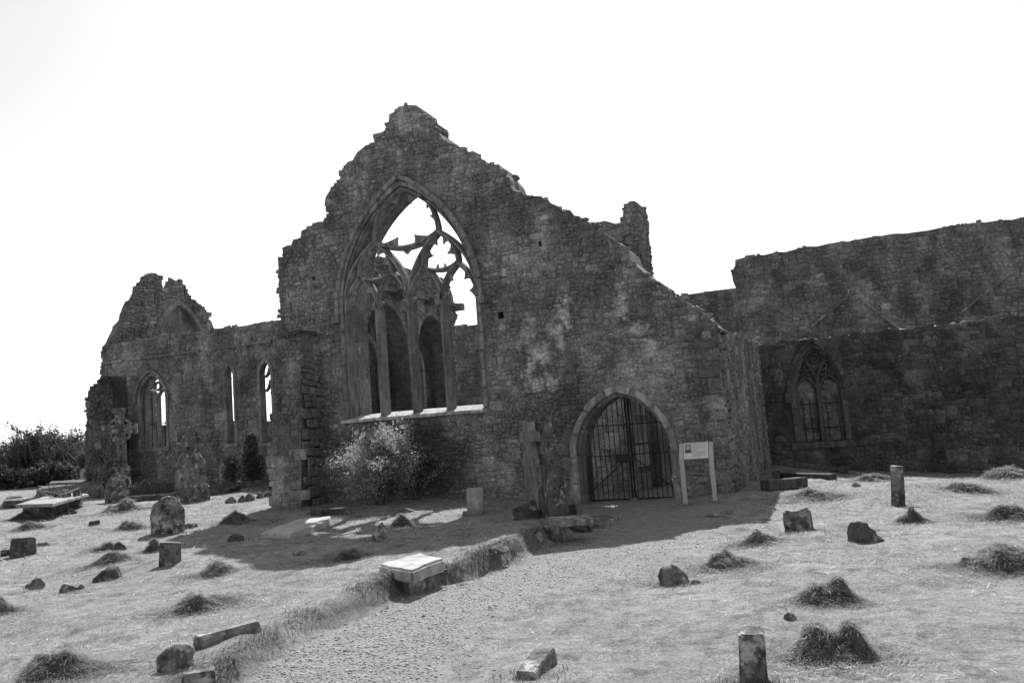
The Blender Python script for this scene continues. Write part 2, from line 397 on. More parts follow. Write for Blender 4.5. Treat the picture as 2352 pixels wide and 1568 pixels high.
def masonry(root, axis, c, poly, clear=(), hmin=.09, hmax=.26, mat=None, parts=300, depth_=(.03, .075), aspect=(1.1, 2.6), seed=1, block=False, keep=1.0, name='stone', minarea=0.0, warp=.07, clip=None):
    r = random.Random(seed); P = np.array(poly); u0, v0 = P.min(0); u1, v1 = P.max(0)
    S = []
    def split(x, z, w, h, lv=0):
        tw_ = r.uniform(*aspect); th_m = r.uniform(hmin, hmax) * (1.0 if r.random() < .88 else 1.5)
        if h <= th_m * 1.25 and w <= h * tw_ * 1.35:
            if w > h * .55: S.append((x + w / 2, z + h / 2, w, h)); return
        if h > th_m * 1.25 and (h > w / tw_ or w < hmin * 2.2):
            k = r.uniform(.34, .66); split(x, z, w, h * k, lv + 1); split(x, z + h * k, w, h * (1 - k), lv + 1)
        elif w > hmin * 2.0:
            k = r.uniform(.36, .64); split(x, z, w * k, h, lv + 1); split(x + w * k, z, w * (1 - k), h, lv + 1)
        else: S.append((x + w / 2, z + h / 2, w, h))
    if block:
        v = v0 - .05
        while v < v1 + .1:
            h = r.uniform(hmin, hmax); u = u0 - r.uniform(0, .5)
            while u < u1 + .3:
                w = max(hmin * 1.1, min(h * r.uniform(*aspect), .75)); S.append((u + w / 2, v + h / 2, w, h)); u += w
            v += h
    else:
        u = u0 - .2
        while u < u1 + .2:
            W_ = r.uniform(.9, 1.6); v = v0 - r.uniform(.1, .6)
            while v < v1 + .1:
                H_ = r.uniform(.45, .95); split(u, v, W_, H_); v += H_
            u += W_
    S = np.array(S)
    S[:, 1] += warp * (np.sin(S[:, 0] * 1.7 + 2 * seed) + np.sin(S[:, 0] * .63 + S[:, 1] * .9)) + rng.normal(0, .008, len(S))
    S[:, 0] += warp * 1.6 * np.sin(S[:, 1] * 2.1 + seed) + .03 * np.sin(S[:, 1] * 7 + S[:, 0] * 2)
    S[:, 1] += .03 * np.sin(S[:, 0] * 6.1 + seed * 3)
    ok = pip(S[:, :2], poly)
    for cl in clear:
        for dx in (-.42, 0, .42):
            for dz in (-.42, 0, .42):
                ok &= ~pip(np.c_[S[:, 0] + dx * S[:, 2], S[:, 1] + dz * S[:, 3]], cl)
    if clip is not None: ok &= clip(S[:, 0], S[:, 1])
    S = S[ok]
    n = len(S); gap = .008; depth_ = (depth_[0] * .7, depth_[1] * .75)
    sw = S[:, 2] - gap; sh = S[:, 3] - gap; sd = rng.uniform(depth_[0], depth_[1], n); rot = rng.normal(0, .035 if block else .06, n); kk = rng.integers(0, len(BPOOL if block else POOL), n); fl = rng.integers(0, 2, n) * 2 - 1
    pos = np.array([W(axis, c, S[i, 0], S[i, 1], -.02) for i in range(n)])
    d2 = ((pos - np.array([0, 0, EYE])) ** 2).sum(1); inv = np.array(CAMR.inverted()); q = (pos - np.array([0, 0, EYE])) @ inv.T
    px = 1176 - FPX * q[:, 0] / q[:, 2]; py = 784 + FPX * q[:, 1] / q[:, 2]
    vis = (px > -20) & (px < 2372) & (py > -20) & (py < 1588) & (q[:, 2] < 0)
    score = sw * sh / d2 * np.where(vis, 1, .001)
    order = np.argsort(-score); big = set(order[:parts].tolist()) if parts else set()
    off = root.location; rz = 0 if axis == 'b' else math.pi / 2
    VV, FF, base = [], [], 0
    cr, sr = math.cos(rz), math.sin(rz)
    for i in range(n):
        k = int(kk[i])
        if i in big:
            o = link(name, pool_mesh(k, block, mat), root)
            o.location = Vector(pos[i]) - off; o.scale = (sw[i] * fl[i], sd[i] + .02, sh[i])
            o.rotation_euler = (0, rot[i], rz)
        else:
            V, F = (BPOOL if block else POOL)[k]
            x = V[:, 0] * sw[i] * fl[i]; y = V[:, 1] * (sd[i] + .02); z = V[:, 2] * sh[i]; cr_, sr_ = math.cos(rot[i]), math.sin(rot[i])
            x, z = x * cr_ + z * sr_, -x * sr_ + z * cr_
            X = x * cr - y * sr; Y = x * sr + y * cr
            VV.append(np.c_[X, Y, z] + pos[i] - np.array(off)); FF.append(F + base); base += len(V)
    if VV:
        link('rubble', mesh_of('rubble', np.concatenate(VV), np.concatenate(FF), mat), root, kind='stuff')

def pointed(cx, half, z0, zs, zt, n=10):
    """pointed-arch outline, up the left jamb, over the point, down the right jamb"""
    h = half; r = zt - zs; R = (h * h + r * r) / (2 * h); L = []
    for i in range(n + 1):
        t = i / n; th = math.atan2(r, R - h) * t
        L.append((cx - h + R - R * math.cos(th), zs + R * math.sin(th)))
    Rt = [(2 * cx - u, v) for u, v in reversed(L[:-1])]
    return [(cx - h, z0)] + L + Rt + [(cx + h, z0)]
def resample(pts, step):
    P = [Vector(p) for p in pts]; out = [P[0]]; acc = 0.0
    tot = sum((P[i + 1] - P[i]).length for i in range(len(P) - 1)); n = max(1, round(tot / step)); ds = tot / n; need = ds
    for i in range(len(P) - 1):
        seg = (P[i + 1] - P[i]).length; t = 0
        while seg - t >= need - 1e-9:
            t += need; out.append(P[i].lerp(P[i + 1], t / seg)); need = ds
        need -= seg - t
    if len(out) < n + 1: out.append(P[-1])
    out[-1] = P[-1]; return out
def ring(root, axis, c, path, width, w0, w1, mat, step=.35, name='voussoir', gap=.006, jit=.0, cham=.018, parent=None):
    """dressed blocks laid along a path, outside of it (left-hand side)"""
    par = parent or root; off = root.location + (parent.location if parent is not None and parent is not root else Vector((0, 0, 0)))
    # split at the sharp points so that each block stays straight
    P = resample(path, .06); n = max(1, round(len(P) * .06 / step)); idx = [round(i * (len(P) - 1) / n) for i in range(n + 1)]
    def nrm(i):
        a = P[max(i - 1, 0)]; b = P[min(i + 1, len(P) - 1)]; d = (b - a).normalized(); return Vector((-d.y, d.x))
    for s, e in zip(idx[:-1], idx[1:]):
        mids = [s, (s + e) // 2, e] if e - s > 2 else [s, e]
        wd = width * (1 + random.uniform(-jit, jit)); I = [P[i] - nrm(i) * .008 for i in mids]; O = [P[i] + nrm(i) * wd for i in mids]
        d0 = (I[1] - I[0]).normalized() * gap; d1 = (I[-1] - I[-2]).normalized() * gap
        I[0] += d0; O[0] += d0; I[-1] -= d1; O[-1] -= d1
        poly = [tuple(p) for p in I] + [tuple(p) for p in reversed(O)]
        cen = Vector((sum(p[0] for p in poly) / len(poly), sum(p[1] for p in poly) / len(poly)))
        ins = [tuple(Vector(p) + (cen - Vector(p)).normalized() * cham) for p in poly]
        bm = bmesh.new(); wj = w1 + random.uniform(-.006, .006)
        A = [bm.verts.new(W(axis, c, u, v, w0) - off) for u, v in poly]; B = [bm.verts.new(W(axis, c, u, v, wj - cham * .8) - off) for u, v in poly]
        C = [bm.verts.new(W(axis, c, u, v, wj) - off) for u, v in ins]; m = len(poly)
        for i in range(m):
            j = (i + 1) % m; bm.faces.new([A[i], A[j], B[j], B[i]]); bm.faces.new([B[i], B[j], C[j], C[i]])
        bm.faces.new(C); bm.faces.new(list(reversed(A)))
        bm_obj(name, bm, mat, par)
def sweep(name, axis, c, path, half, dep, wmid, mat, parent, off, step=.09, **kw):
    P = resample(path, step); prof = [(-half, -dep / 2), (-half, dep * .05), (-half * .45, dep * .36), (-half * .3, dep * .5), (half * .3, dep * .5), (half * .45, dep * .36), (half, dep * .05), (half, -dep / 2)]
    bm = bmesh.new(); rings = []
    for i, p in enumerate(P):
        d0 = (p - P[i - 1]).normalized() if i else (P[1] - P[0]).normalized(); d1 = (P[i + 1] - p).normalized() if i < len(P) - 1 else d0
        d = (d0 + d1).normalized(); nn = Vector((-d.y, d.x)); k = 1 / max(.5, nn.dot(Vector((-d0.y, d0.x))))
        rings.append([bm.verts.new(W(axis, c, p.x + nn.x * t * k, p.y + nn.y * t * k, wmid + w) - off) for t, w in prof])
    for a, b in zip(rings[:-1], rings[1:]):
        for i in range(len(prof)):
            j = (i + 1) % len(prof); bm.faces.new([a[i], a[j], b[j], b[i]])
    bm.faces.new(rings[0]); bm.faces.new(list(reversed(rings[-1])))
    return bm_obj(name, bm, mat, parent, **kw)
def tube(bm, pts, r, n=6, r2=None):
    P = [Vector(p) for p in pts]; prev = None; L = len(P)
    for i, p in enumerate(P):
        d = (P[min(i + 1, L - 1)] - P[max(i - 1, 0)]).normalized(); up = Vector((0, 0, 1)) if abs(d.z) < .9 else Vector((1, 0, 0))
        x = d.cross(up).normalized(); y = d.cross(x); rr = r + ((r2 if r2 is not None else r) - r) * i / max(1, L - 1)
        cur = [bm.verts.new(p + (x * math.cos(2 * math.pi * k / n) + y * math.sin(2 * math.pi * k / n)) * rr) for k in range(n)]
        if prev:
            for k in range(n): bm.faces.new([prev[k], prev[(k + 1) % n], cur[(k + 1) % n], cur[k]])
        else: bm.faces.new(cur)
        prev = cur
    bm.faces.new(list(reversed(prev)))
def boxb(bm, c, s, rz=0.0, rx_=0.0, ry=0.0):
    m = Matrix.Translation(c) @ Matrix.Rotation(rz, 4, 'Z') @ Matrix.Rotation(ry, 4, 'Y') @ Matrix.Rotation(rx_, 4, 'X') @ Matrix.Diagonal((s[0], s[1], s[2], 1))
    return bmesh.ops.create_cube(bm, size=1.0, matrix=m)['verts']
def bevel_all(bm, o, seg=1):
    bmesh.ops.bevel(bm, geom=[e for e in bm.edges if len(e.link_faces) == 2 and e.calc_face_angle(0) > .4], offset=o, segments=seg, affect='EDGES')
def wallthing(name, label, axis, c, poly, thick, cat='wall', holes=(), mat='mortar'):
    us = [p[0] for p in poly]; vs = [p[1] for p in poly]
    r = thing(name, label, cat, W(axis, c, (min(us) + max(us)) / 2, max(min(vs), -.3), 0))
    prism('wall_core', axis, c, poly, -thick, 0, M[mat], r, holes)
    return r
def top_line(root, axis, c, pts, thick, mat, size=.22, n_per=3.2, seed=0, name='capping_stone', limit=120, sink=.3):
    """loose irregular stones lying along a ruined wall head"""
    r = random.Random(seed); off = root.location; P = resample(pts, 1.0 / n_per)
    for i, p in enumerate(P[:limit]):
        q_ = P[min(i + 1, len(P) - 1)] - P[max(i - 1, 0)]
        if abs(q_.y) > 1.3 * abs(q_.x): continue
        for row in range(max(1, round(thick / .45))):
            s = size * r.uniform(.6, 1.25); o = link(name, ROCKS[r.randrange(len(ROCKS))][mat], root)
            w = -thick * (row + .5) / max(1, round(thick / .45)) + r.uniform(-.08, .08)
            o.location = W(axis, c, p.x + r.uniform(-.1, .1), p.y - s * sink + r.uniform(-.02, .03), w) - off
            o.scale = (s * r.uniform(.6, 1.0), s * r.uniform(.6, .9), s * r.uniform(.4, .65)); o.rotation_euler = (r.uniform(-.2, .2), r.uniform(-.25, .25), r.uniform(0, 6.3))
def rock_arrays(seed, sub=2, sharp=.3):
    bm = bmesh.new(); bmesh.ops.create_icosphere(bm, subdivisions=sub, radius=.5); r = random.Random(seed)
    pl = [(Vector((r.gauss(0, 1), r.gauss(0, 1), r.gauss(0, 1))).normalized(), r.uniform(.30, .44)) for _ in range(9)]
    for v in bm.verts:
        for nn, d in pl:
            k = v.co.dot(nn) - d
            if k > 0: v.co -= nn * k * (1 - sharp * .2)
        v.co += v.co.normalized() * r.uniform(-.015, .015)
    V = np.array([tuple(v.co) for v in bm.verts]); bm.verts.index_update(); F = np.array([[v.index for v in f.verts] for f in bm.faces]); bm.free(); return V, F
ROCKS = []
for s_ in range(8):
    V_, F_ = rock_arrays(s_, 1); ROCKS.append({k: mesh_of('capping', V_ * 2, F_, M[k]) for k in ('wall', 'wall_dark', 'wall_far', 'grave', 'grave_dark')})

# ------------------------------------------------------------------ ground
def axis_vals(segs):
    out = []
    for a, b, s in segs: out += list(np.arange(a, b, s))
    return out
def geo(start, end, f, first):
    out = []; x = start; s = first; sg = 1 if end > start else -1
    while (x - end) * sg < 0: x += s * sg; s *= f; out.append(x)
    return out
ga = sorted(geo(-18, -700, 1.12, .3)) + axis_vals([(-18, 5.01, .1)]) + geo(5, 700, 1.12, .25)
gb = sorted(geo(2.0, -60, 1.25, .3)) + axis_vals([(2.0, 17.01, .1), (17.1, 28, .22)]) + geo(28, 900, 1.12, .35)
GA, GB = np.meshgrid(np.array(ga), np.array(gb)); shp = GA.shape
GZ = G(GA.ravel(), GB.ravel()); nv = GA.size
idx = np.arange(nv).reshape(shp)
Fg = np.stack([idx[:-1, :-1], idx[:-1, 1:], idx[1:, 1:], idx[1:, :-1]], -1).reshape(-1, 4)
gm = mesh_of('ground', np.c_[GA.ravel(), GB.ravel(), GZ], Fg, M['ground'], True)
sdg = edge_dist(GA.ravel(), GB.ravel())
def gravel_mask(a, b, sd):
    wdt = 1.75 + .6 * sstep(8, 13, b) + 1.2 * sstep(13, 17, b)
    k = sstep(-.05, .12, sd) * (1 - sstep(wdt * .62, wdt * 1.15, sd)) * np.where(b < 40, 1, 0)
    inside = ((a > -12) & (a < -2.5) & (b > 17.2) & (b < 33)).astype(float)
    return np.maximum(k, inside * .7)
at = gm.attributes.new('gravel', 'FLOAT', 'POINT'); at.data.foreach_set('value', gravel_mask(GA.ravel(), GB.ravel(), sdg).astype(np.float32))
ae = gm.attributes.new('earth', 'FLOAT', 'POINT'); ae.data.foreach_set('value', (np.exp(-((sdg + .05) / .09) ** 2) * (GB.ravel() < 16.5) * sstep(.25, .5, vnoise(GA.ravel() * 2.1, GB.ravel() * 2.1, 77))).astype(np.float32))
link('ground', gm, kind='structure')

# ------------------------------------------------------------------ transept gable wall
B0 = 17.0
GPX = [(636, 590), (650, 590), (648, 568), (668, 563), (672, 553), (690, 545), (692, 530), (715, 520), (718, 512), (740, 510), (755, 490), (745, 470), (748, 452), (762, 430),
       (782, 410), (785, 390), (798, 372), (810, 368), (820, 350), (835, 338), (858, 332), (862, 315), (885, 298), (892, 280), (895, 262), (908, 256), (915, 245), (935, 241), (956, 242), (960, 258), (968, 266),
       (983, 270), (985, 290), (995, 300), (1008, 305), (1020, 325), (1045, 332), (1070, 345), (1095, 358), (1112, 368), (1118, 377), (1145, 378), (1152, 392), (1165, 408), (1172, 425), (1182, 442),
       (1210, 448), (1240, 452), (1262, 465), (1278, 472), (1295, 485), (1310, 490), (1330, 500), (1345, 505), (1362, 520), (1385, 535), (1410, 550), (1440, 572), (1452, 600), (1478, 625), (1490, 632),
       (1500, 645), (1520, 650), (1535, 665), (1548, 680), (1565, 685), (1590, 703), (1610, 715), (1630, 732), (1650, 752)]
gable = UB(GPX, B0); AR = -2.42
gable = [(-13.08, -.4)] + gable + [(AR, gable[-1][1] - .04), (AR, -.5)]
gable[1] = (-13.08, gable[1][1])
WC, WH = -9.43, 1.79
win_hole = pointed(WC, WH, 2.12, 4.75, 7.58, 14)
DC, DH = -4.57, 1.0
door_hole = pointed(DC, DH, -.45, .95, 2.2, 12)
TH = 1.05
# a door hole that runs below the wall foot is cut into the outline itself
def cut_foot(poly, hole):
    """poly ends with its foot running right to left; the hole's open bottom is folded into that foot"""
    zf = poly[0][1]
    h = [(u, v) for u, v in hole]; h[0] = (h[0][0], zf); h[-1] = (h[-1][0], zf)
    return poly + list(reversed(h))
gable[-1] = (AR, -.4)
poly_g = cut_foot(gable, door_hole)
PUT = [[(p.x - w_, p.z - h_), (p.x - w_, p.z + h_), (p.x + w_, p.z + h_), (p.x + w_, p.z - h_)] for p, w_, h_ in ((onb(1150, 724, B0), .07, .08), (onb(1062, 535, B0), .04, .05), (onb(720, 640, B0), .05, .05), (onb(1240, 560, B0), .04, .06), (onb(1605, 830, B0), .05, .04))]
gw = wallthing('gable_wall', 'tall ruined stone gable with the great traceried window and the gated doorway', 'b', B0, poly_g, TH, 'ruined gable', [win_hole] + PUT)
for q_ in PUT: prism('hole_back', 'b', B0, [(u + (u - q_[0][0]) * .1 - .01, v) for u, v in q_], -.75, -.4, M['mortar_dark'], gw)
clearW = pointed(WC, WH + .13, 2.0, 4.75, 7.76, 14); clearD = pointed(DC, DH + .17, -.6, .95, 2.38, 12)
jq = [(AR - .38, -.5), (AR - .38, 9), (AR + .2, 9), (AR + .2, -.5)]
bclear = [(-13.7, -.5), (-13.7, 3.3), (-12.25, 3.3), (-12.25, -.5)]
masonry(gw, 'b', B0, gable, [clearW, clearD] + PUT, .06, .17, M['wall'], 300, (.015, .06), (1.1, 2.4), 3)
# east and west quoins
r_ = random.Random(5)
def quoins(root, axis, c, u, sgn, z0, z1, mat, long_=.5, short=.3, hh=(.2, .34), nm='quoin'):
    z = z0; k = 0
    while z < z1:
        h = r_.uniform(*hh); L = (long_ if k % 2 else short) * r_.uniform(.85, 1.1); k += 1
        o = link(nm, pool_mesh(r_.randrange(8), True, mat), root)
        o.location = W(axis, c, u - sgn * L / 2 + sgn * .02, z + h / 2, -.02) - root.location; o.scale = (L, r_.uniform(.055, .07), h - .012); o.rotation_euler = (0, 0, 0 if axis == 'b' else math.pi / 2)
        z += h
quoins(gw, 'b', B0, AR, 1, -.1, 3.25, M['wall'])
# window dressing: hood mould, outer order, frame, mullions, tracery
arch_only = lambda cx, h, zs, zt, n=14: pointed(cx, h, zs, zs, zt, n)[1:-1]
ring(gw, 'b', B0, arch_only(WC, WH + .10, 4.55, 7.72), .10, -.1, .13, M['dressed'], .5, 'hood_stone', cham=.03)
ring(gw, 'b', B0, pointed(WC, WH, 2.14, 4.75, 7.58, 14), .10, -.25, .055, M['dressed'], .42, 'jamb_stone', cham=.03)
ring(gw, 'b', B0, [(u, v) for u, v in pointed(WC, WH - .05, 2.14, 4.75, 7.50, 14)], .09, -.5, -.07, M['dressed'], .46, 'inner_jamb_stone', cham=.035)
# stop stones of the hood
for u in (WC - WH - .15, WC + WH + .15):
    prism('hood_stop', 'b', B0, [(u - .09, 4.46), (u - .09, 4.62), (u + .09, 4.62), (u + .09, 4.46)], -.1, .16, M['dressed'], gw, bevel=.02)
# sill of separate slabs
us = [WC - WH - .14, WC - 1.0, WC - .15, WC + .65, WC + WH + .06]
for i, (a_, b_) in enumerate(zip(us[:-1], us[1:])):
    bm = bmesh.new(); y0 = B0 - .16; y1 = B0 + 1.0
    pts = [(y0, 2.03), (y0, 2.10), (B0 + .35, 2.20), (y1, 2.24), (y1, 2.03)]
    A = [bm.verts.new(Vector((a_ + .006, y, z)) - gw.location) for y, z in pts]; Bq = [bm.verts.new(Vector((b_ - .006, y + random.uniform(-.015, .015), z + (-.006 * i))) - gw.location) for y, z in pts]
    for k in range(5): bm.faces.new([A[k], A[(k + 1) % 5], Bq[(k + 1) % 5], Bq[k]])
    bm.faces.new(A); bm.faces.new(list(reversed(Bq))); bevel_all(bm, .008)
    bm_obj('sill_stone', bm, M['sill'], gw)
fr = link('window_frame', None, gw); fr.empty_display_size = .2
TB = 17.13; ww = B0 - TB; off = gw.location
T = lambda pts: [(WC + x * .975, z - .05) for x, z in pts]
def bez(p0, p1, p2, n=12, p3=None):
    out = []
    for i in range(n + 1):
        t = i / n
        if p3 is None: out.append(((1 - t) ** 2 * p0[0] + 2 * t * (1 - t) * p1[0] + t * t * p2[0], (1 - t) ** 2 * p0[1] + 2 * t * (1 - t) * p1[1] + t * t * p2[1]))
        else: out.append(tuple((1 - t) ** 3 * p0[k] + 3 * t * (1 - t) ** 2 * p1[k] + 3 * t * t * (1 - t) * p2[k] + t ** 3 * p3[k] for k in (0, 1)))
    return out
def bar(name, pts, half=.055, dep=.24): return sweep(name, 'b', B0, T(pts), half, dep, ww, M['dressed_dark' if name == 'mullion' else 'dressed'], fr, off)
mir = lambda pts: [(-x, z) for x, z in pts]
SP = 4.72; PI_ = .893
for x in (-PI_, 0, PI_): bar('mullion', [(x, 2.16), (x, 3.0), (x, 4.0), (x, SP + (.25 if x == 0 else .02))], .085, .30)
sweep('frame_bar', 'b', B0, pointed(WC, 1.755, 2.16, 4.72, 7.50, 14), .06, .26, ww - .02, M['dressed'], fr, off)
for s in (-1, 1):
    f = (lambda p: p) if s == 1 else mir
    # two light heads
    for c_ in (.447, 1.34):
        bar('tracery_bar', f([(c_ - .447, SP)] + bez((c_ - .447, SP + .12), (c_ - .42, SP + .50), (c_, 5.57), 8)), .06)
        bar('tracery_bar', f([(c_ + .447, SP)] + bez((c_ + .447, SP + .12), (c_ + .42, SP + .50), (c_, 5.57), 8)), .06)
    # sub-arch over the pair
    bar('tracery_bar', f(bez((.02, 5.0), (.12, 5.75), (.88, 6.37), 12)), .06, .27)
    bar('tracery_bar', f(bez((1.77, 5.15), (1.66, 5.88), (.88, 6.37), 12)), .06, .27)
    # curved triangle inside the sub-arch
    bar('tracery_bar', f(bez((.44, 5.56), (.42, 6.05), (.86, 6.34), 9)), .05)
    bar('tracery_bar', f(bez((1.36, 5.56), (1.38, 6.05), (.90, 6.34), 9)), .05)
    bar('tracery_bar', f(bez((.44, 5.57), (.9, 5.34), (1.36, 5.57), 9)), .05)
    # great triangle at the head
    bar('tracery_bar', f([(.88, 6.37), (.885, 6.46), (.87, 6.58), (.83, 6.74), (.77, 6.90), (.70, 7.04), (.60, 7.18), (.46, 7.32)]), .048, .22)
bar('tracery_bar', bez((-.88, 6.37), (0, 5.88), (.88, 6.37), 16), .062, .26)
def cusp(a, b, tip, dep=.07, kk=.42):
    """thin pointed foil plate grown from a bar between a and b"""
    m_ = ((a[0] + b[0]) / 2, (a[1] + b[1]) / 2); tip = (tip[0] * .9 + m_[0] * .1, tip[1] * .9 + m_[1] * .1)
    L = bez(a, ((a[0] + tip[0]) / 2 * (1 - kk) + m_[0] * kk, (a[1] + tip[1]) / 2 * (1 - kk) + m_[1] * kk), tip, 5); Rr = bez(tip, ((b[0] + tip[0]) / 2 * (1 - kk) + m_[0] * kk, (b[1] + tip[1]) / 2 * (1 - kk) + m_[1] * kk), b, 5)
    bm = bmesh.new(); prism_bm(bm, 'b', B0, T(L + Rr[1:]), ww - dep / 2, ww + dep / 2, (), off); bm_obj('cusp', bm, M['dressed'], fr)
for s in (-1, 1):
    f = (lambda p: p) if s == 1 else (lambda p: (-p[0], p[1]))
    for c_ in (.447, 1.34):
        for q in (-1, 1):
            if s == 1 and c_ < 1 and q == 1: pass
            cusp(f((c_ + q * .44, 4.62)), f((c_ + q * .41, 5.05)), f((c_ + q * .23, 4.88)))
            cusp(f((c_ + q * .38, 5.10)), f((c_ + q * .16, 5.42)), f((c_ + q * .13, 5.14)))
    cusp(f((.48, 5.72)), f((.60, 6.0)), f((.74, 5.80))); cusp(f((1.32, 5.72)), f((1.20, 6.0)), f((1.06, 5.80)))
    cusp(f((.66, 6.08)), f((.86, 6.26)), f((.84, 6.02))); cusp(f((1.14, 6.12)), f((.98, 6.26)), f((.99, 6.03)))
    cusp(f((.72, 5.47)), f((.88, 5.44)), f((.82, 5.62))); cusp(f((1.08, 5.47)), f((.94, 5.44)), f((1.0, 5.62)))
    cusp(f((.87, 6.56)), f((.80, 6.86)), f((.66, 6.78))); cusp(f((.74, 6.98)), f((.62, 7.14)), f((.60, 6.97)))
    cusp(f((.36, 7.26)), f((.08, 7.42)), f((.15, 7.12)))
    cusp(f((.80, 6.30)), f((.17, 6.10)), f((.20, 6.42)), kk=.34)
    cusp(f((.16, 6.07)), f((.0, 6.07)), f((.0, 5.94)))
# putlog holes and an odd carved square
prism('carved_block', 'b', B0, UB([(1151, 618), (1166, 618), (1167, 635), (1151, 635)], B0), -.02, .075, M['dressed_pale'], gw, bevel=.012)
# doorway dressing
def down(path, z): return [(path[0][0], z)] + path[1:-1] + [(path[-1][0], z)]
ring(gw, 'b', B0, pointed(DC, DH + .02, -.2, .95, 2.22, 12), .13, -.12, .07, M['dressed_pale'], .55, 'voussoir', cham=.035, jit=.18)
ring(gw, 'b', B0, pointed(DC, DH - .03, -.2, .93, 2.14, 12), .10, -.42, -.05, M['dressed'], .55, 'inner_voussoir', cham=.05)
for i, (u0_, u1_, z0_, z1_) in enumerate([(DC - DH - .24, DC - DH + .02, -.25, .12), (DC - DH - .30, DC - DH + .02, .13, .42), (DC - DH - .20, DC - DH + .02, .43, .6), (DC - DH - .32, DC - DH + .02, .61, .93),
        (DC + DH, DC + DH + .26, -.25, .2), (DC + DH, DC + DH + .2, .21, .55), (DC + DH, DC + DH + .28, .56, .9)]):
    prism('jamb_block', 'b', B0, [(u0_, z0_), (u0_, z1_), (u1_, z1_), (u1_, z0_)], -.35, .045, M['dressed'], gw, bevel=.02)
top_line(gw, 'b', B0, UB(GPX[8:30], B0), TH, 'wall', .20, 2.6, 4)
top_line(gw, 'b', B0, UB(GPX[30:], B0), TH, 'wall', .20, 3.0, 5)

# ------------------------------------------------------------------ corner buttress
BB = 16.25
bpx = [(623, 1168), (625, 1060), (628, 985), (634, 870), (640, 800), (648, 770), (668, 762), (690, 765), (690, 900), (692, 985), (691, 1168)]
bpoly = UB(bpx, BB); bz = g1(-13, 16.1) - .2; bpoly[0] = (bpoly[0][0], bz); bpoly[-1] = (bpoly[-1][0], bz)
bt = wallthing('buttress', 'stepped corner buttress of large squared blocks left of the great window', 'b', BB, bpoly, .74, 'buttress')
zsp = onb(660, 975, BB).z
masonry(bt, 'b', BB, bpoly, [], .12, .30, M['wall'], 300, (.02, .05), (1.2, 2.6), 11, block=True, clip=lambda u, v: v < zsp)
masonry(bt, 'b', BB, bpoly, [], .07, .2, M['wall'], 300, (.02, .08), (1.0, 2.2), 12, clip=lambda u, v: v >= zsp)
bu = max(p[0] for p in bpoly)
side = [(BB, bz), (BB, onb(690, 770, BB).z), (B0, onb(690, 770, BB).z + .1), (B0, bz)]
masonry(bt, 'a', bu - .01, side, [], .1, .28, M['wall'], 60, (.02, .05), (1.0, 2.2), 13, block=True, name='side_stone')
prism('weathering_ledge', 'b', BB, UB([(642, 768), (693, 757), (695, 765), (644, 778)], BB), -.6, .12, M['wall_dark'] , bt, bevel=.01)

# ------------------------------------------------------------------ west side wall of the transept (faces +X)
SA = AR
zt0 = gable[-2][1]
sw_poly = [(B0 + .02, -.4), (B0 + .02, zt0 - .02)] + UA([(1668, 762), (1690, 768), (1712, 778), (1735, 787)], SA) + [(25.0, 3.5), (25.0, -.4)]
lh = pointed(21.95, .33, .45, 2.0, 2.62, 8)
swl = wallthing('side_wall', 'narrow flank of the transept running back from the doorway corner to the low aisle wall', 'a', SA, sw_poly, .8, 'ruined wall', [lh])
lhc = pointed(21.95, .5, .3, 2.0, 2.8, 8)
masonry(swl, 'a', SA, sw_poly, [lhc], .08, .24, M['wall'], 300, (.02, .06), (1.0, 2.2), 21)
ring(swl, 'a', SA, pointed(21.95, .32, .45, 2.0, 2.62, 8), .15, -.2, .05, M['dressed'], .45, 'jamb_stone')
prism('sill_stone', 'a', SA, [(21.5, .30), (21.5, .44), (22.4, .44), (22.4, .30)], -.6, .10, M['dressed'], swl, bevel=.02)
sweep('mullion', 'a', SA, [(21.95, .44), (21.95, 2.3)], .05, .14, -.2, M['dressed'], swl, swl.location)
top_line(swl, 'a', SA, sw_poly[1:-1], .8, 'wall', .2, 3.0, 6)

# ------------------------------------------------------------------ aisle north wall (right)
BA = 25.0
apx = [(1748, 792), (1780, 787), (1830, 781), (1880, 776), (1930, 771), (1985, 766), (2040, 757), (2080, 755), (2130, 748), (2190, 741), (2240, 735), (2290, 733), (2352, 725)]
ap = UB(apx, BA); r__ = random.Random(8); P__ = resample(ap, .3); ap = [tuple(P__[0])] + [(p.x, p.y + r__.uniform(-.05, .03)) for p in P__[1:-1]] + [tuple(P__[-1])]
ap = [(SA - .02, -.9)] + [(SA - .02, ap[0][1])] + ap + [(9.5, ap[-1][1] + .05), (9.5, -1.2)]
wpx = lambda zx, zy: ((2650 + zx / 3.92) / 1.4898, (1150 + zy / 3.92) / 1.4898)
pL = onb(*wpx(262, 650), BA); pR = onb(*wpx(885, 650), BA); pA = onb(*wpx(510, 130), BA); pS = onb(*wpx(640, 1410), BA); pSp = onb(*wpx(560, 640), BA)
AC, AH = (pL.x + pR.x) / 2, (pR.x - pL.x) / 2
aw_hole = pointed(AC, AH, pS.z, pSp.z, pA.z, 12)
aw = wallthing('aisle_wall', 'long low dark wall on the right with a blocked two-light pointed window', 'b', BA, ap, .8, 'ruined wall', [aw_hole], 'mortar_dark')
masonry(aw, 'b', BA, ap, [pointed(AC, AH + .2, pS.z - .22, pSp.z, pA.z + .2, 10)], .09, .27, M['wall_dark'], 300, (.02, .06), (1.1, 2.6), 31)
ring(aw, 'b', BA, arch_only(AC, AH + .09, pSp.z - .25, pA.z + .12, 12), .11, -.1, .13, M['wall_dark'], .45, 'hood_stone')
ring(aw, 'b', BA, pointed(AC, AH, pS.z, pSp.z, pA.z, 12), .13, -.25, .03, M['dressed_aisle'], .5, 'jamb_stone')
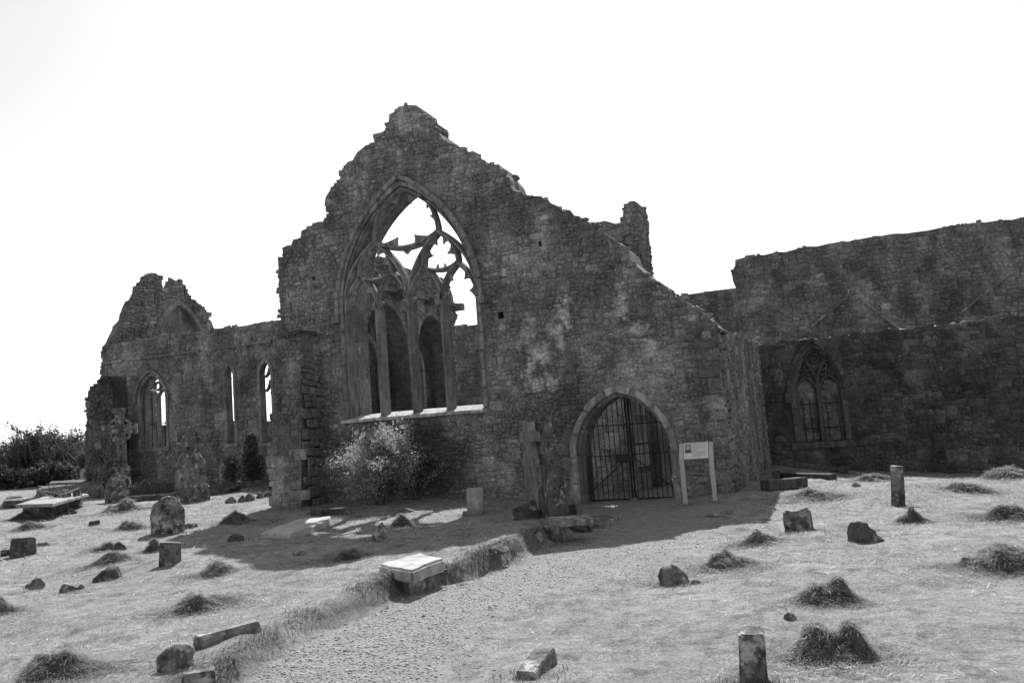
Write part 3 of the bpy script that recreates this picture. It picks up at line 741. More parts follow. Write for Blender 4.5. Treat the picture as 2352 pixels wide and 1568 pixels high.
for u in (AC - AH - .17, AC + AH + .17): prism('hood_stop', 'b', BA, [(u - .1, pSp.z - .48), (u - .1, pSp.z - .2), (u + .1, pSp.z - .2), (u + .1, pSp.z - .48)], -.1, .15, M['wall_dark'], aw, bevel=.02)
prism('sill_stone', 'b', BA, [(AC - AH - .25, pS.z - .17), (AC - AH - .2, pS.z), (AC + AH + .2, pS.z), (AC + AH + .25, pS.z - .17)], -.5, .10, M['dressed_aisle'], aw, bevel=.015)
f2 = link('window_frame', None, aw); f2.empty_display_size = .2
o2 = aw.location; tw = -.22
def bar2(pts, h=.05, d=.16, nm='tracery_bar'): sweep(nm, 'b', BA, pts, h, d, tw, M['dressed_aisle'], f2, o2)
bar2([(AC, pS.z), (AC, pSp.z + .1)], .085, .2, 'mullion')
bar2(pointed(AC, AH - .03, pS.z, pSp.z, pA.z - .04, 12), .07, .2, 'frame_bar')
zz = pSp.z; top = pA.z
for s in (-1, 1):
    bar2(bez((AC, zz), (AC + s * .06, zz + .55), (AC + s * AH * .62, zz + (top - zz) * .68), 9), .06, .18)
    for s2 in (0, 1):
        x0 = AC + s * AH * s2; bar2(bez((x0, zz - .25), (x0 + (-s if s2 else s) * AH * .08, zz + .12), (AC + s * AH * .5, zz + .22), 7), .045)
    # pierced tympanum plate behind the bars
    for cx, cz, rr in ((AC + s * AH * .30, zz + .34, .1), (AC + s * AH * .70, zz + .34, .1)):
        bar2([(cx + rr * math.cos(t), cz + rr * math.sin(t)) for t in np.linspace(0, 2 * math.pi, 12)], .03, .12)
for cx, cz in ((AC, top - .35), (AC - .2, top - .6), (AC + .2, top - .6)): bar2([(cx + .11 * math.cos(t), cz + .11 * math.sin(t)) for t in np.linspace(0, 2 * math.pi, 12)], .03, .12)
# rubble blocking behind the tracery, open at the right of the right-hand light
blk = [(AC - AH, pS.z), (AC - AH, top), (AC + AH, top), (AC + AH, zz + .1), (AC + AH * .52, zz - .1), (AC + AH * .40, pS.z)]
prism('blocking_core', 'b', BA, blk, -.6, -.42, M['mortar'], aw)
masonry(aw, 'b', BA + .40, blk, [], .12, .3, M['wall'], 60, (.02, .05), (1.0, 2.2), 33, name='blocking_stone')
# window bars of iron
bmI = bmesh.new()
for k, x in enumerate((AC - AH * .72, AC - AH * .42, AC + AH * .3, AC + AH * .78)): tube(bmI, [W('b', BA, x, pS.z, -.30) - o2, W('b', BA, x, zz - .35, -.30) - o2], .013, 5)
for z in (pS.z + .38, zz - .55): tube(bmI, [W('b', BA, AC - AH, z, -.31) - o2, W('b', BA, AC + AH, z, -.31) - o2], .013, 5)
bm_obj('iron_bars', bmI, M['iron'], aw, kind='stuff')
top_line(aw, 'b', BA, ap[2:-1], .8, 'wall', .2, 2.6, 7, limit=140)

# ------------------------------------------------------------------ nave wall high behind the aisle (faces north), and the south wall beyond
BN = 31.0
npx = [(1690, 596), (1720, 588), (1760, 583), (1800, 577), (1850, 568), (1900, 560), (1950, 552), (1998, 545), (2045, 538), (2100, 532), (2160, 523), (2210, 516), (2260, 510), (2310, 505), (2352, 498)]
npl = UB(npx, BN); zN = npl[0][1]; r__ = random.Random(9); P__ = resample(npl, .35); npl = [tuple(P__[0])] + [(p.x, p.y + r__.uniform(-.035, .03)) for p in P__[1:-1]] + [tuple(P__[-1])]
left = UB([(1690, 662), (1683, 645), (1680, 625), (1688, 610)], BN)
npoly = [(left[0][0], -.5)] + left + npl + [(12.5, npl[-1][1]), (12.5, -.5)]
nw = wallthing('nave_wall', 'high back wall at upper right with faint diagonal roof scars and a broken left end', 'b', BN, npoly, .9, 'ruined wall', (), 'mortar_far')
masonry(nw, 'b', BN, npoly, [], .09, .24, M['wall_far'], 300, (.01, .05), (1.1, 2.4), 41, clip=lambda u, v: v > 2.8)
for a_, b_ in (((1862, 752), (1950, 678)), ((1980, 690), (2068, 756)), ((2202, 722), (2318, 628))):
    p, q = onb(*a_, BN), onb(*b_, BN); d = Vector((q.x - p.x, q.z - p.z)); n_ = Vector((-d.y, d.x)).normalized() * .045
    P_ = resample([(p.x, p.z), (q.x, q.z)], .35)
    for s, e in zip(P_[:-1], P_[1:]):
        e2 = s.lerp(e, .96); prism('roof_scar_stone', 'b', BN, [tuple(s - n_), tuple(s + n_), tuple(e2 + n_), tuple(e2 - n_)], -.03, .12 + random.uniform(-.02, .02), M['wall_far'], nw, bevel=.01)
top_line(nw, 'b', BN, npl, .9, 'wall_far', .18, 2.2, 8, limit=80)

BS = 34.0
sp = UB([(1040, 752), (1095, 745), (1200, 731), (1330, 713), (1450, 695), (1560, 679), (1640, 667), (1700, 660)], BS)
spoly = [(-24.0, -.4), (-24.0, sp[0][1])] + sp + [(-2.0, sp[-1][1]), (-2.0, -.4)]
sw = wallthing('south_wall', 'plain level-topped wall standing farthest back behind the gable and the roofless nave', 'b', BS, spoly, .8, 'ruined wall', (), 'mortar_far')
masonry(sw, 'b', BS, spoly, [], .1, .26, M['wall_far'], 260, (.01, .05), (1.1, 2.2), 43)

# ------------------------------------------------------------------ east wall of the transept, seen from inside through the great window (faces +X)
EA = -12.15
z4 = lambda x, y: ((1150 + x / 3.137) / 1.4898, (950 + y / 3.137) / 1.4898)
z3 = lambda x, y: ((1150 + x / 3.137) / 1.4898, (600 + y / 3.137) / 1.4898)
etop = UA([z3(300, 905), z3(390, 872), z3(515, 892), z3(560, 930), z3(640, 960), z3(735, 985), z3(800, 1010), z3(870, 1040), z3(1000, 1060), z3(1130, 1110), z3(1215, 1200), z3(1225, 1240), z3(1255, 1290), z3(1262, 1370), z3(1295, 1400), z3(1280, 1450), z3(1305, 1530)], EA)
e_end = ona(*z4(1290, 1000), EA).y
epoly = [(B0 + 1.1, -.4), (B0 + 1.1, etop[0][1] + .3)] + etop + [(e_end, etop[-1][1] - .3), (e_end, -.4)]
def arch_from(l, a, r, zb, AAx):
    L, A_, R_ = ona(*l, AAx), ona(*a, AAx), ona(*r, AAx); c = (L.y + R_.y) / 2; return pointed(c, abs(R_.y - L.y) / 2, zb, min(L.z, R_.z), A_.z, 10)
ea1 = arch_from(z4(300, 640), z4(500, 262), z4(775, 800), .1, EA)
ea2 = arch_from(z4(880, 760), z4(1060, 412), z4(1190, 760), .1, EA)
ew = wallthing('transept_inner_wall', 'inner side wall with two deep pointed recesses seen through the great window', 'a', EA, epoly, .9, 'ruined wall')
# the recesses: front skin holed, back plate standing behind
bpy.data.objects.remove([c for c in ew.children][0], do_unlink=True)
prism('wall_core', 'a', EA, epoly, -.62, 0, M['mortar_far'], ew, [ea1, ea2])
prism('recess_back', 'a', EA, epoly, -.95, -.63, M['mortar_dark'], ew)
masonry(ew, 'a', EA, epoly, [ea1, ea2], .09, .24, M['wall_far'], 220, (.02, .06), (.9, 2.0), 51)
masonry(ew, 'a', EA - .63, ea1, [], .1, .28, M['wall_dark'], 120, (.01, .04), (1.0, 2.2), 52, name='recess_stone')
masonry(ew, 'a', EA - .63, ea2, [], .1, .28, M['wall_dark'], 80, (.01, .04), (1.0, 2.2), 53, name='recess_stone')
ring(ew, 'a', EA, ea1, .14, -.5, .03, M['wall_far'], .3, 'voussoir'); ring(ew, 'a', EA, ea2, .14, -.5, .03, M['wall_far'], .3, 'voussoir')
for arc, k, h0 in ((ea1, .34, .0), (ea2, .30, .0)):
    c_ = (arc[0][0] + arc[-1][0]) / 2 - .12; hw = abs(arc[-1][0] - arc[0][0]) / 2 * k; zt_ = max(p[1] for p in arc) - 1.0; zs_ = zt_ - .7
    ring(ew, 'a', EA - .63, pointed(c_, hw, 1.0, zs_, zt_, 8), .16, -.2, .12, M['dressed'], .55, 'niche_jamb')
p, q = ona(*z4(500, 130), EA), ona(*z4(1290, 300), EA)
for s, e in zip(np.linspace(p.y, q.y, 7)[:-1], np.linspace(p.y, q.y, 7)[1:]):
    zc = (p.z + q.z) / 2; prism('string_course_stone', 'a', EA, [(s + .01, zc - .06), (s + .01, zc + .06), (e - .01, zc + .06), (e - .01, zc - .06)], -.1, .16, M['wall_far'], ew, bevel=.015)
for x, y in ((640, 185), (985, 260), (1270, 320)):
    t = ona(*z4(x, y), EA); prism('corbel', 'a', EA, [(t.y - .14, t.z - .12), (t.y - .14, t.z + .1), (t.y + .14, t.z + .1), (t.y + .14, t.z - .12)], -.1, .32, M['wall_far'], ew, bevel=.05)
top_line(ew, 'a', EA, etop, .9, 'wall_far', .2, 3.0, 9)

# tomb inside, its flat top in the sun
t0, t1 = onb(*z4(725, 1235), 24.5), onb(*z4(1118, 1210), 24.5)
tb = thing('tomb_chest', 'masonry tomb with a flat slab top standing inside, seen through the great window', 'tomb', (0, 0, 0))
tc = Vector(((t0.x + t1.x) / 2, 25.1, 0)); tb.location = (tc.x, tc.y, 0); wd = t1.x - t0.x; zt_ = (t0.z + t1.z) / 2
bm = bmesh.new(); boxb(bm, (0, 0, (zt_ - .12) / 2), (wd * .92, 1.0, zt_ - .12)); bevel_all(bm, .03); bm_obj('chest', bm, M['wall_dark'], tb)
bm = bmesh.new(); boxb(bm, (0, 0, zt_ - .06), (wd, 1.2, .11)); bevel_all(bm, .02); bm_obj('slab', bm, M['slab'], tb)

# ------------------------------------------------------------------ interior seen through the gate
pr = thing('inner_pier', 'massive inner stone pier straight behind the left leaf of the gate', 'pier', (-5.0, 19.4, -.1))
p0, p1 = onb(1340, 1000, 19.4).x, onb(1476, 1000, 19.4).x
pp = [(p0, -.2), (p0, 3.1), (p1 - .3, 3.1), (p1 - .3, 1.0), (p1, 1.0), (p1, -.2)]
pp = [(p0, -.2), (p0, 2.9), (p1, 2.9), (p1, -.2)]
prism('wall_core', 'b', 19.4, pp, -1.0, 0, M['mortar'], pr)
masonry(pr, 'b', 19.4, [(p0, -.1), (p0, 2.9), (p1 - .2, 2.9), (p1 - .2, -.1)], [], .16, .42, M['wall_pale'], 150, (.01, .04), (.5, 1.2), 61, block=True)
for z in (-.15, .5, 1.05, 1.7, 2.2): prism('corner_stone', 'b', 19.4, [(p1 - .2, z), (p1 - .2, z + .5), (p1 + .02, z + .5), (p1 + .02, z)], -.5, .05, M['dressed_pale'], pr, bevel=.012)
iw_poly = [(-7.5, -.3), (-7.5, 3.0), (-5, 3.1), (-2.5, 2.8), (-2.5, -.3)]
iw = wallthing('inner_wall', 'dim inner wall at the back of the space behind the right leaf of the gate', 'b', 26.0, iw_poly, .6, 'ruined wall')
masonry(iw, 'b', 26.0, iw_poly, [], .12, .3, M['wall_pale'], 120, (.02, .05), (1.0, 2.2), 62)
for i, (x0, x1, y, bq, lab) in enumerate(((1481, 1516, 1052, 22.0, 'low tomb with a pale slab top behind the middle of the right gate leaf'), (1508, 1536, 1037, 24.2, 'farther raised tomb with a pale slab top behind the right edge of the gate'), (1478, 1530, 1112, 20.6, 'long low kerb slab lying across the ground just behind the right gate leaf'))):
    a_, b_ = onb(x0, y, bq), onb(x1, y, bq); h_ = a_.z; gz_ = -.08
    t = thing('inside_tomb' if i < 2 else 'kerb_slab', lab, 'tomb' if i < 2 else 'kerb', ((a_.x + b_.x) / 2, bq + .4, gz_))
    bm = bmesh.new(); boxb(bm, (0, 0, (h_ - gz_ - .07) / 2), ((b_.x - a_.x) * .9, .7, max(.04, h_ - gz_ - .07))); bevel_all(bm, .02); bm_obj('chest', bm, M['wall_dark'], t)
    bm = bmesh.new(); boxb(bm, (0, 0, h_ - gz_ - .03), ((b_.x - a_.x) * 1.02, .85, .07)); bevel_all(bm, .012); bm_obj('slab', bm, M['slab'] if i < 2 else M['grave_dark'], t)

# ------------------------------------------------------------------ tall broken stump behind the gable
BT = 20.2
tpx = [(1362, 560), (1364, 520), (1374, 511), (1388, 507), (1402, 510), (1414, 515), (1426, 512), (1430, 500), (1431, 485), (1436, 470), (1446, 463), (1456, 461), (1464, 465), (1467, 480), (1471, 560), (1476, 640)]
tp = UB(tpx, BT); sx = tp[12][0]; tp = [(tp[0][0], -.2)] + tp[:13] + [(sx, -.2)]
st = wallthing('wall_stump', 'tall narrow broken stump of wall rising behind the right slope of the gable', 'b', BT, tp, 1.0, 'ruined wall')
masonry(st, 'b', BT, tp, [], .09, .24, M['wall'], 160, (.02, .07), (1.0, 2.2), 71, clip=lambda u, v: v > 3.6)
top_z = onb(1470, 466, BT).z
masonry(st, 'a', sx + .015, [(BT, 3.6), (BT, top_z - .1), (BT + 1.0, top_z - .15), (BT + 1.0, 3.6)], [],   .09, .2, M['wall_far'], 80, (.01, .04), (1.0, 2.0), 72, name='side_stone')
top_line(st, 'b', BT, tp[1:13], 1.0, 'wall', .14, 3.5, 14)

# ------------------------------------------------------------------ chancel north wall and its east gable (left)
BC = 26.0
zc_ = lambda x, y: (x / 2.1237, 570.5 + y / 2.1237)
cpx = [(236, 800), (236, 795), (260, 790), (300, 786), (345, 779), (356, 771), (372, 770), (420, 766), (445, 762), (480, 757), (520, 752), (560, 748), (600, 740), (640, 735), (665, 731)]
cp = UB(cpx, BC); cL = cp[0][0]
cpoly = [(cL, 0.0)] + UB([(238, 1000), (233, 900), (232, 840), (236, 825), (232, 810)], BC) + cp[1:] + [(-13.1, cp[-1][1] + .5 * 0), (-13.1, -.1)]
def win_from(l, r, apex, spring, sill, b):
    L, R_, A_, S_, Z_ = onb(*l, b), onb(*r, b), onb(*apex, b), onb(*spring, b), onb(*sill, b); return (L.x + R_.x) / 2, (R_.x - L.x) / 2, Z_.z, S_.z, A_.z
w1 = win_from(zc_(684, 850), zc_(812, 850), zc_(738, 618), zc_(740, 735), zc_(760, 972), BC)
w2 = win_from(zc_(1104, 700), zc_(1140, 700), zc_(1122, 566), zc_(1122, 610), zc_(1125, 950), BC)
w3 = win_from(zc_(1272, 700), zc_(1324, 700), zc_(1298, 548), zc_(1298, 610), zc_(1300, 945), BC)
holes_c = [pointed(c_, h_, z0_, zs_, za_, 8) for c_, h_, z0_, zs_, za_ in (w1, w2, w3)]
cw = wallthing('chancel_wall', 'long stone wall left of the gable with three narrow pointed windows', 'b', BC, cpoly, .30, 'ruined wall', holes_c)
prism('wall_backing', 'b', BC, cpoly, -.85, -.31, M['mortar'], cw, [pointed(c_, h_ + .62, z0_ - .1, zs_, za_ + .3, 8) for c_, h_, z0_, zs_, za_ in (w1, w2, w3)])
masonry(cw, 'b', BC, cpoly, [pointed(c_, h_ + .14, z0_ - .1, zs_, za_ + .14, 8) for c_, h_, z0_, zs_, za_ in (w1, w2, w3)], .09, .26, M['wall'], 300, (.015, .06), (1.0, 2.2), 81, clip=lambda u, v: u < -15.5)
for k, (c_, h_, z0_, zs_, za_) in enumerate((w1, w2, w3)):
    ring(cw, 'b', BC, pointed(c_, h_, z0_, zs_, za_, 8), .13, -.2, .04, M['dressed'], .45, 'jamb_stone')
    prism('sill_stone', 'b', BC, [(c_ - h_ - .15, z0_ - .14), (c_ - h_ - .15, z0_), (c_ + h_ + .15, z0_), (c_ + h_ + .15, z0_ - .14)], -.6, .08, M['dressed'], cw, bevel=.015)
c_, h_, z0_, zs_, za_ = w1
ring(cw, 'b', BC, arch_only(c_, h_ + .14, zs_ - .15, za_ + .16, 10), .10, -.1, .13, M['wall'], .4, 'hood_stone')
f3 = link('window_frame', None, cw)
def bar3(pts, hf=.05, d=.16, nm='tracery_bar', wq=-.30): sweep(nm, 'b', BC, pts, hf, d, wq, M['dressed'], f3, cw.location)
bar3([(c_, z0_), (c_, zs_ + .05)], .075, .18, 'mullion'); bar3(pointed(c_, h_ - .04, z0_, zs_, za_ - .05, 8), .06, .18, 'frame_bar')
for s in (-1, 1): bar3(bez((c_, zs_ - .1), (c_ + s * .02, zs_ + .3), (c_ + s * h_ * .5, zs_ + .4), 6)); bar3(bez((c_ + s * h_, zs_ - .1), (c_ + s * h_, zs_ + .2), (c_ + s * h_ * .5, zs_ + .4), 6))
bar3([(c_ + .17 * math.cos(t), za_ - .45 + .17 * math.sin(t)) for t in np.linspace(0, 2 * math.pi, 14)], .04)
bmI = bmesh.new()
for x in (c_ - h_ * .7, c_ - h_ * .35, c_ + h_ * .3, c_ + h_ * .65): tube(bmI, [W('b', BC, x, z0_, -.42) - cw.location, W('b', BC, x, zs_ - .9, -.42) - cw.location], .014, 5)
tube(bmI, [W('b', BC, c_ - h_, zs_ - 1.0, -.43) - cw.location, W('b', BC, c_ + h_, zs_ - 1.0, -.43) - cw.location], .016, 5)
bm_obj('iron_bars', bmI, M['iron'], cw, kind='stuff')
c_, h_, z0_, zs_, za_ = w3
for z in (zs_ - .65, zs_ - .1):
    bar3(bez((c_ - h_, z), (c_ - h_ * .3, z + .05), (c_, z + .42), 5), .045); bar3(bez((c_ + h_, z), (c_ + h_ * .3, z + .05), (c_, z + .42), 5), .045)
# string course under the wall head
st0, st1 = onb(*zc_(500, 562), BC), onb(*zc_(1330, 432), BC)
xs = np.linspace(st0.x, st1.x, 16)
for i_, (s, e) in enumerate(zip(xs[:-1], xs[1:])):
    if i_ in (2, 9): continue
    prism('string_course_stone', 'b', BC, [(s + .01, st0.z - .05), (s + .01, st0.z + .05), (e - .01, st0.z + .05), (e - .01, st0.z - .05)], -.05, .11 + random.uniform(-.01, .01), M['wall'], cw, bevel=.015)
top_line(cw, 'b', BC, cp[1:], .85, 'wall', .22, 2.2, 15)
# buttress at the east corner
ebp = UB([(196, 1105), (196, 1000), (200, 960), (197, 930), (202, 905), (208, 888), (222, 882), (232, 862), (250, 866), (258, 900), (262, 1105)], 25.2)
ebp[0] = (ebp[0][0], .1); ebp[-1] = (ebp[-1][0], .1)
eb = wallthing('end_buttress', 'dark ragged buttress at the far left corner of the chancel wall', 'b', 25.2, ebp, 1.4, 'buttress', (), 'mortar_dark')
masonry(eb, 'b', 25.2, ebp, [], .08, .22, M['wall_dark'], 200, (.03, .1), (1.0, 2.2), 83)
top_line(eb, 'b', 25.2, ebp[2:-2], 1.4, 'wall_dark', .2, 2.0, 16)
# chancel south wall, low, beyond the three windows
cs = thing('chancel_far_wall', 'low remnant of the far chancel wall glimpsed through the three narrow windows', 'ruined wall', (-24, BS + .3, 0))
csp = [(-32, -.2), (-32, 2.9), (-30, 3.0), (-27, 2.85), (-25, 3.0), (-24.02, 3.0), (-24.02, -.2)]
prism('wall_core', 'b', BS + .3, csp, -.7, 0, M['mortar_far'], cs); masonry(cs, 'b', BS + .3, csp, [], .12, .3, M['wall_far'], 80, (.02, .05), (1.0, 2.2), 84)
# east gable (faces +X, seen from within over the wall head)
EG = cL + .15
egp = UA([(255, 786), (262, 770), (275, 745), (283, 728), (290, 712), (300, 695), (308, 680), (318, 662), (328, 648), (338, 634), (352, 629), (366, 633), (373, 642), (377, 666), (385, 670), (389, 648), (398, 640), (412, 642), (425, 655), (433, 672), (440, 688), (455, 695), (470, 708), (480, 728), (490, 750)], EG)
def rag(pts, amp, step, seed):
    r = random.Random(seed); P_ = resample(pts, step); return [tuple(P_[0])] + [(p.x + r.uniform(-amp, amp), p.y + r.uniform(-amp, amp)) for p in P_[1:-1]] + [tuple(P_[-1])]
egp = rag(egp, .07, .22, 5)
egp = [(BC + .1, 0)] + [(BC + .1, egp[0][1] - .2)] + egp + [(BC + 7.7, egp[-1][1] - 1.6), (BC + 7.7, 0)]
lA, aA, rA = ona(352, 760, EG), ona(412, 694, EG), ona(472, 757, EG)
eh = pointed((lA.y + rA.y) / 2 - .0, (rA.y - lA.y) / 2, 2.92, lA.z - 1.2, aA.z - .1, 10)
eg = wallthing('east_gable', 'broken pointed gable with an infilled arch rising over the far left wall', 'a', EG, egp, .32, 'ruined gable', [eh], 'mortar_far')
masonry(eg, 'a', EG, egp, [pointed((lA.y + rA.y) / 2, (rA.y - lA.y) / 2 + .2, 1.2, lA.z - 1.2, aA.z + .15, 10)], .1, .26, M['wall_far'], 300, (.04, .12), (1.0, 2.0), 85, clip=lambda u, v: v > 5.0)
ring(eg, 'a', EG, eh, .22, -.3, .06, M['wall_far'], .45, 'voussoir')
inf = [(u, v) for u, v in eh if v > 5]; infz = onb(400, 768, BC).z + .35
inn = pointed((lA.y + rA.y) / 2, (rA.y - lA.y) / 2 - .03, 1.5, lA.z - 1.2, aA.z - .15, 10)
gap_ = pointed((lA.y + rA.y) / 2 - .3, .7, 1.5, infz - .5, infz + .15, 6)
inn2 = [(u, v) for u, v in inn if v > infz - .8]; u0_, u1_ = inn2[0][0], inn2[-1][0]
inn2 = inn2 + [(u1_, infz - .5), (u1_ - (u1_ - u0_) * .35, infz - .25), (u0_ + (u1_ - u0_) * .45, infz + .12), (u0_ + (u1_ - u0_) * .3, infz + .2), (u0_ + (u1_ - u0_) * .2, infz), (u0_, infz - .2)]
prism('arch_infill', 'a', EG, inn2, -.3, -.2, M['mortar_far'], eg)
top_line(eg, 'a', EG, egp[2:-2], .32, 'wall_far', .17, 3.2, 17)

# ------------------------------------------------------------------ iron gate in the doorway
GY = B0 + .47
gate = thing('iron_gate', 'double leaved black iron bar gate closing the pointed doorway', 'gate', (DC, GY, -.12))
dz = lambda x, y: ((1850 + x / 2.614) / 1.4898, (1250 + y / 2.614) / 1.4898)
gi = pointed(DC, DH - .05, -.12, .93, 2.12, 16)
def top_at(x):
    P_ = [p for p in gi if p[1] > .5]
    for (x0, z0), (x1, z1) in zip(P_[:-1], P_[1:]):
        if x0 <= x <= x1 and x1 > x0: return z0 + (z1 - z0) * (x - x0) / (x1 - x0)
    return .9
for s, nm in ((-1, 'gate_leaf'), (1, 'gate_leaf')):
    lf = link(nm, None, gate); rr = .012; xc = DC + .03
    x_in, x_out = xc + s * .02, DC + s * (DH - .09)
    tilt = .0 if s < 0 else .10                      # the right leaf stands slightly ajar
    def P3(x, z): return Vector((x - DC, tilt * abs(x - x_out), z + .12 + .0))
    zb = -.06
    n = 8
    for k in range(n):
        x = x_in + (x_out - x_in) * (k + .6) / n; bm = bmesh.new(); tube(bm, [P3(x, zb), P3(x, top_at(x) - .02)], .0095, 6); bm_obj('bar', bm, M['iron'], lf)
    for z in (.88, 1.52):
        xe = x_out if z < 1 else DC + s * (DH - .20); bm = bmesh.new(); tube(bm, [P3(x_in, z), P3(xe, z)], .012, 6); bm_obj('rail', bm, M['iron'], lf)
    bm = bmesh.new(); boxb(bm, (P3(x_in, 0) + P3(x_out, 0)) / 2 + Vector((0, 0, zb + .0)), (abs(x_out - x_in), .022, .035), math.atan2(P3(x_out, 0).y - P3(x_in, 0).y, x_out - x_in) if s > 0 else 0); bm_obj('bottom_rail', bm, M['iron'], lf)
    bm = bmesh.new(); tube(bm, [P3(x_in, .84), P3(x_out, .12)], .011, 6); bm_obj('brace', bm, M['iron'], lf)
    bm = bmesh.new(); tube(bm, [P3(x_in, zb), P3(x_in, top_at(x_in) - .02)], .024, 6); bm_obj('meeting_stile', bm, M['iron'], lf)
    bm = bmesh.new(); tube(bm, [P3(x_out, zb), P3(x_out, .9)], .017, 6); bm_obj('hanging_stile', bm, M['iron'], lf)
    for z in (.88, 1.52, zb + .02):
        bm = bmesh.new(); h = .07
        pts = [(0, h), (s * .03, s * 0 + .035), (s * h, 0), (s * .03, -.035), (0, -h)]
        A = [bm.verts.new(P3(x_in + px_, z + pz_) + Vector((0, -.012, 0))) for px_, pz_ in pts]; Bv = [bm.verts.new(P3(x_in + px_, z + pz_) + Vector((0, .012, 0))) for px_, pz_ in pts]
        for i in range(5): bm.faces.new([A[i], A[(i + 1) % 5], Bv[(i + 1) % 5], Bv[i]])
        bm.faces.new(A); bm.faces.new(list(reversed(Bv))); bm_obj('gusset', bm, M['iron'], lf)
    if s < 0:
        bm = bmesh.new(); boxb(bm, P3(DC - .17, .79) + Vector((0, -.02, 0)), (.2, .01, .15)); bm_obj('plate', bm, M['iron'], lf)
        bm = bmesh.new(); boxb(bm, P3(x_in - .03, .80) + Vector((0, -.02, 0)), (.07, .05, .12)); bevel_all(bm, .01); bm_obj('lock', bm, M['iron'], lf)
bm = bmesh.new(); boxb(bm, (0, 0, 0), (.18, .16, .09)); bevel_all(bm, .015)
o = bm_obj('stop_block', bm, M['grave'], None); o.location = (DC + .05, GY - .06, g1(DC, GY) + .01); o['label'] = 'small stone stop block on the ground under the middle of the gate'; o['category'] = 'stone block'

# ------------------------------------------------------------------ information sign
sL, sR = gp(1575, 1157), gp(1643, 1150)
sg = thing('information_sign', 'silver framed information sign with a pale panel on two bent posts beside the gate', 'sign', ((sL.x + sR.x) / 2, (sL.y + sR.y) / 2, min(sL.z, sR.z) - .02), None, math.atan2(sR.y - sL.y, sR.x - sL.x))
sw2 = (sR - sL).length / 2; Hk, Ht, lean = .82, 1.13, .20
def signpt(x, t):    # t metres up the slanting panel from the knee
    k = Vector((0, lean, Ht - Hk)).normalized(); return Vector((x, 0, Hk)) + k * t
kdir = Vector((0, lean, Ht - Hk)).normalized(); kn = Vector((0, -kdir.z, kdir.y))
for s in (-1, 1):
    bm = bmesh.new(); w = .04
    prof = [(-.02, 0), (-.02, Hk)] + [(lean - .02, Ht - .02)] + [(lean + .0, Ht), (lean + .03, Ht - .01)] + [(.04, Hk - .01), (.04, 0)]
    A = [bm.verts.new((s * sw2 - w, y, z)) for y, z in prof]; Bv = [bm.verts.new((s * sw2 + w, y, z)) for y, z in prof]
    for i in range(len(prof)): bm.faces.new([A[i], A[(i + 1) % len(prof)], Bv[(i + 1) % len(prof)], Bv[i]])
    bm.faces.new(A); bm.faces.new(list(reversed(Bv))); bevel_all(bm, .012, 2); bm_obj('post', bm, M['sign_frame'], sg, smooth=False)
def plate(name, x0, x1, t0, t1, o_, th, mat, par):
    bm = bmesh.new(); P_ = [signpt(x0, t0), signpt(x1, t0), signpt(x1, t1), signpt(x0, t1)]
    A = [bm.verts.new(p + kn * (o_ + th)) for p in P_]; Bv = [bm.verts.new(p + kn * o_) for p in P_]
    bm.faces.new(A); bm.faces.new(list(reversed(Bv)))
    for i in range(4): bm.faces.new([A[i], Bv[i], Bv[(i + 1) % 4], A[(i + 1) % 4]])
    return bm_obj(name, bm, mat, par)
pw = sw2 - .05; tl = .365
pan = plate('panel', -pw, pw, .02, tl, 0.0, .02, M['sign_panel'], sg)
def print_(x0, x1, t0, t1, mat, nm='print', o_=.021): return plate(nm, -pw + x0 * 2 * pw, -pw + x1 * 2 * pw, tl - t1 * (tl - .02), tl - t0 * (tl - .02), o_, .0015, mat, pan)
print_(.04, .31, .06, .64, M['ink_mid'], 'picture'); print_(.04, .31, .46, .64, M['ink_dark'], 'picture_ground', .023)
bm = bmesh.new(); wp = pointed(.175, .075, .42, .25, .09, 8)
P_ = [signpt(-pw + u * 2 * pw, tl - v * (tl - .02)) + kn * .0245 for u, v in wp]; bm.faces.new([bm.verts.new(p) for p in P_]); bm_obj('picture_window', bm, M['ink_dark'], pan)
for k in range(4): print_(.115 + .033 * k, .137 + .033 * k, .25, .40, M['sign_panel'], 'picture_light', .0255)
bm = bmesh.new(); cc = signpt(-pw + .175 * 2 * pw, tl - .165 * (tl - .02)) + kn * .0265; bm.faces.new([bm.verts.new(cc + Vector((math.cos(t) * .016, 0, 0)) + kdir * math.sin(t) * .016) for t in np.linspace(0, 2 * math.pi, 12, endpoint=False)]); bm_obj('picture_light', bm, M['sign_panel'], pan)
for a_, b_ in ((.34, .56), (.58, .70), (.73, .83), (.85, .89), (.91, .95)): print_(a_, b_, .05, .085, M['ink_mid'], 'heading')
for a_, b_ in ((.34, .49), (.51, .63)): print_(a_, b_, .50, .53, M['ink_mid'], 'heading')
for i in range(9): print_(.34, .94 if i % 4 < 3 else .66, .12 + i * .036, .137 + i * .036, M['ink_pale'], 'text_line')
for i in range(10): print_(.34, .94 if i % 5 < 4 else .74, .56 + i * .036, .577 + i * .036, M['ink_pale'], 'text_line')
bm = bmesh.new(); bm.faces.new([bm.verts.new(signpt(-pw + u * 2 * pw, tl - v * (tl - .02)) + kn * .0215) for u, v in ((.07, .9), (.13, .9), (.10, .79))]); bm_obj('emblem', bm, M['ink_pale'], pan)

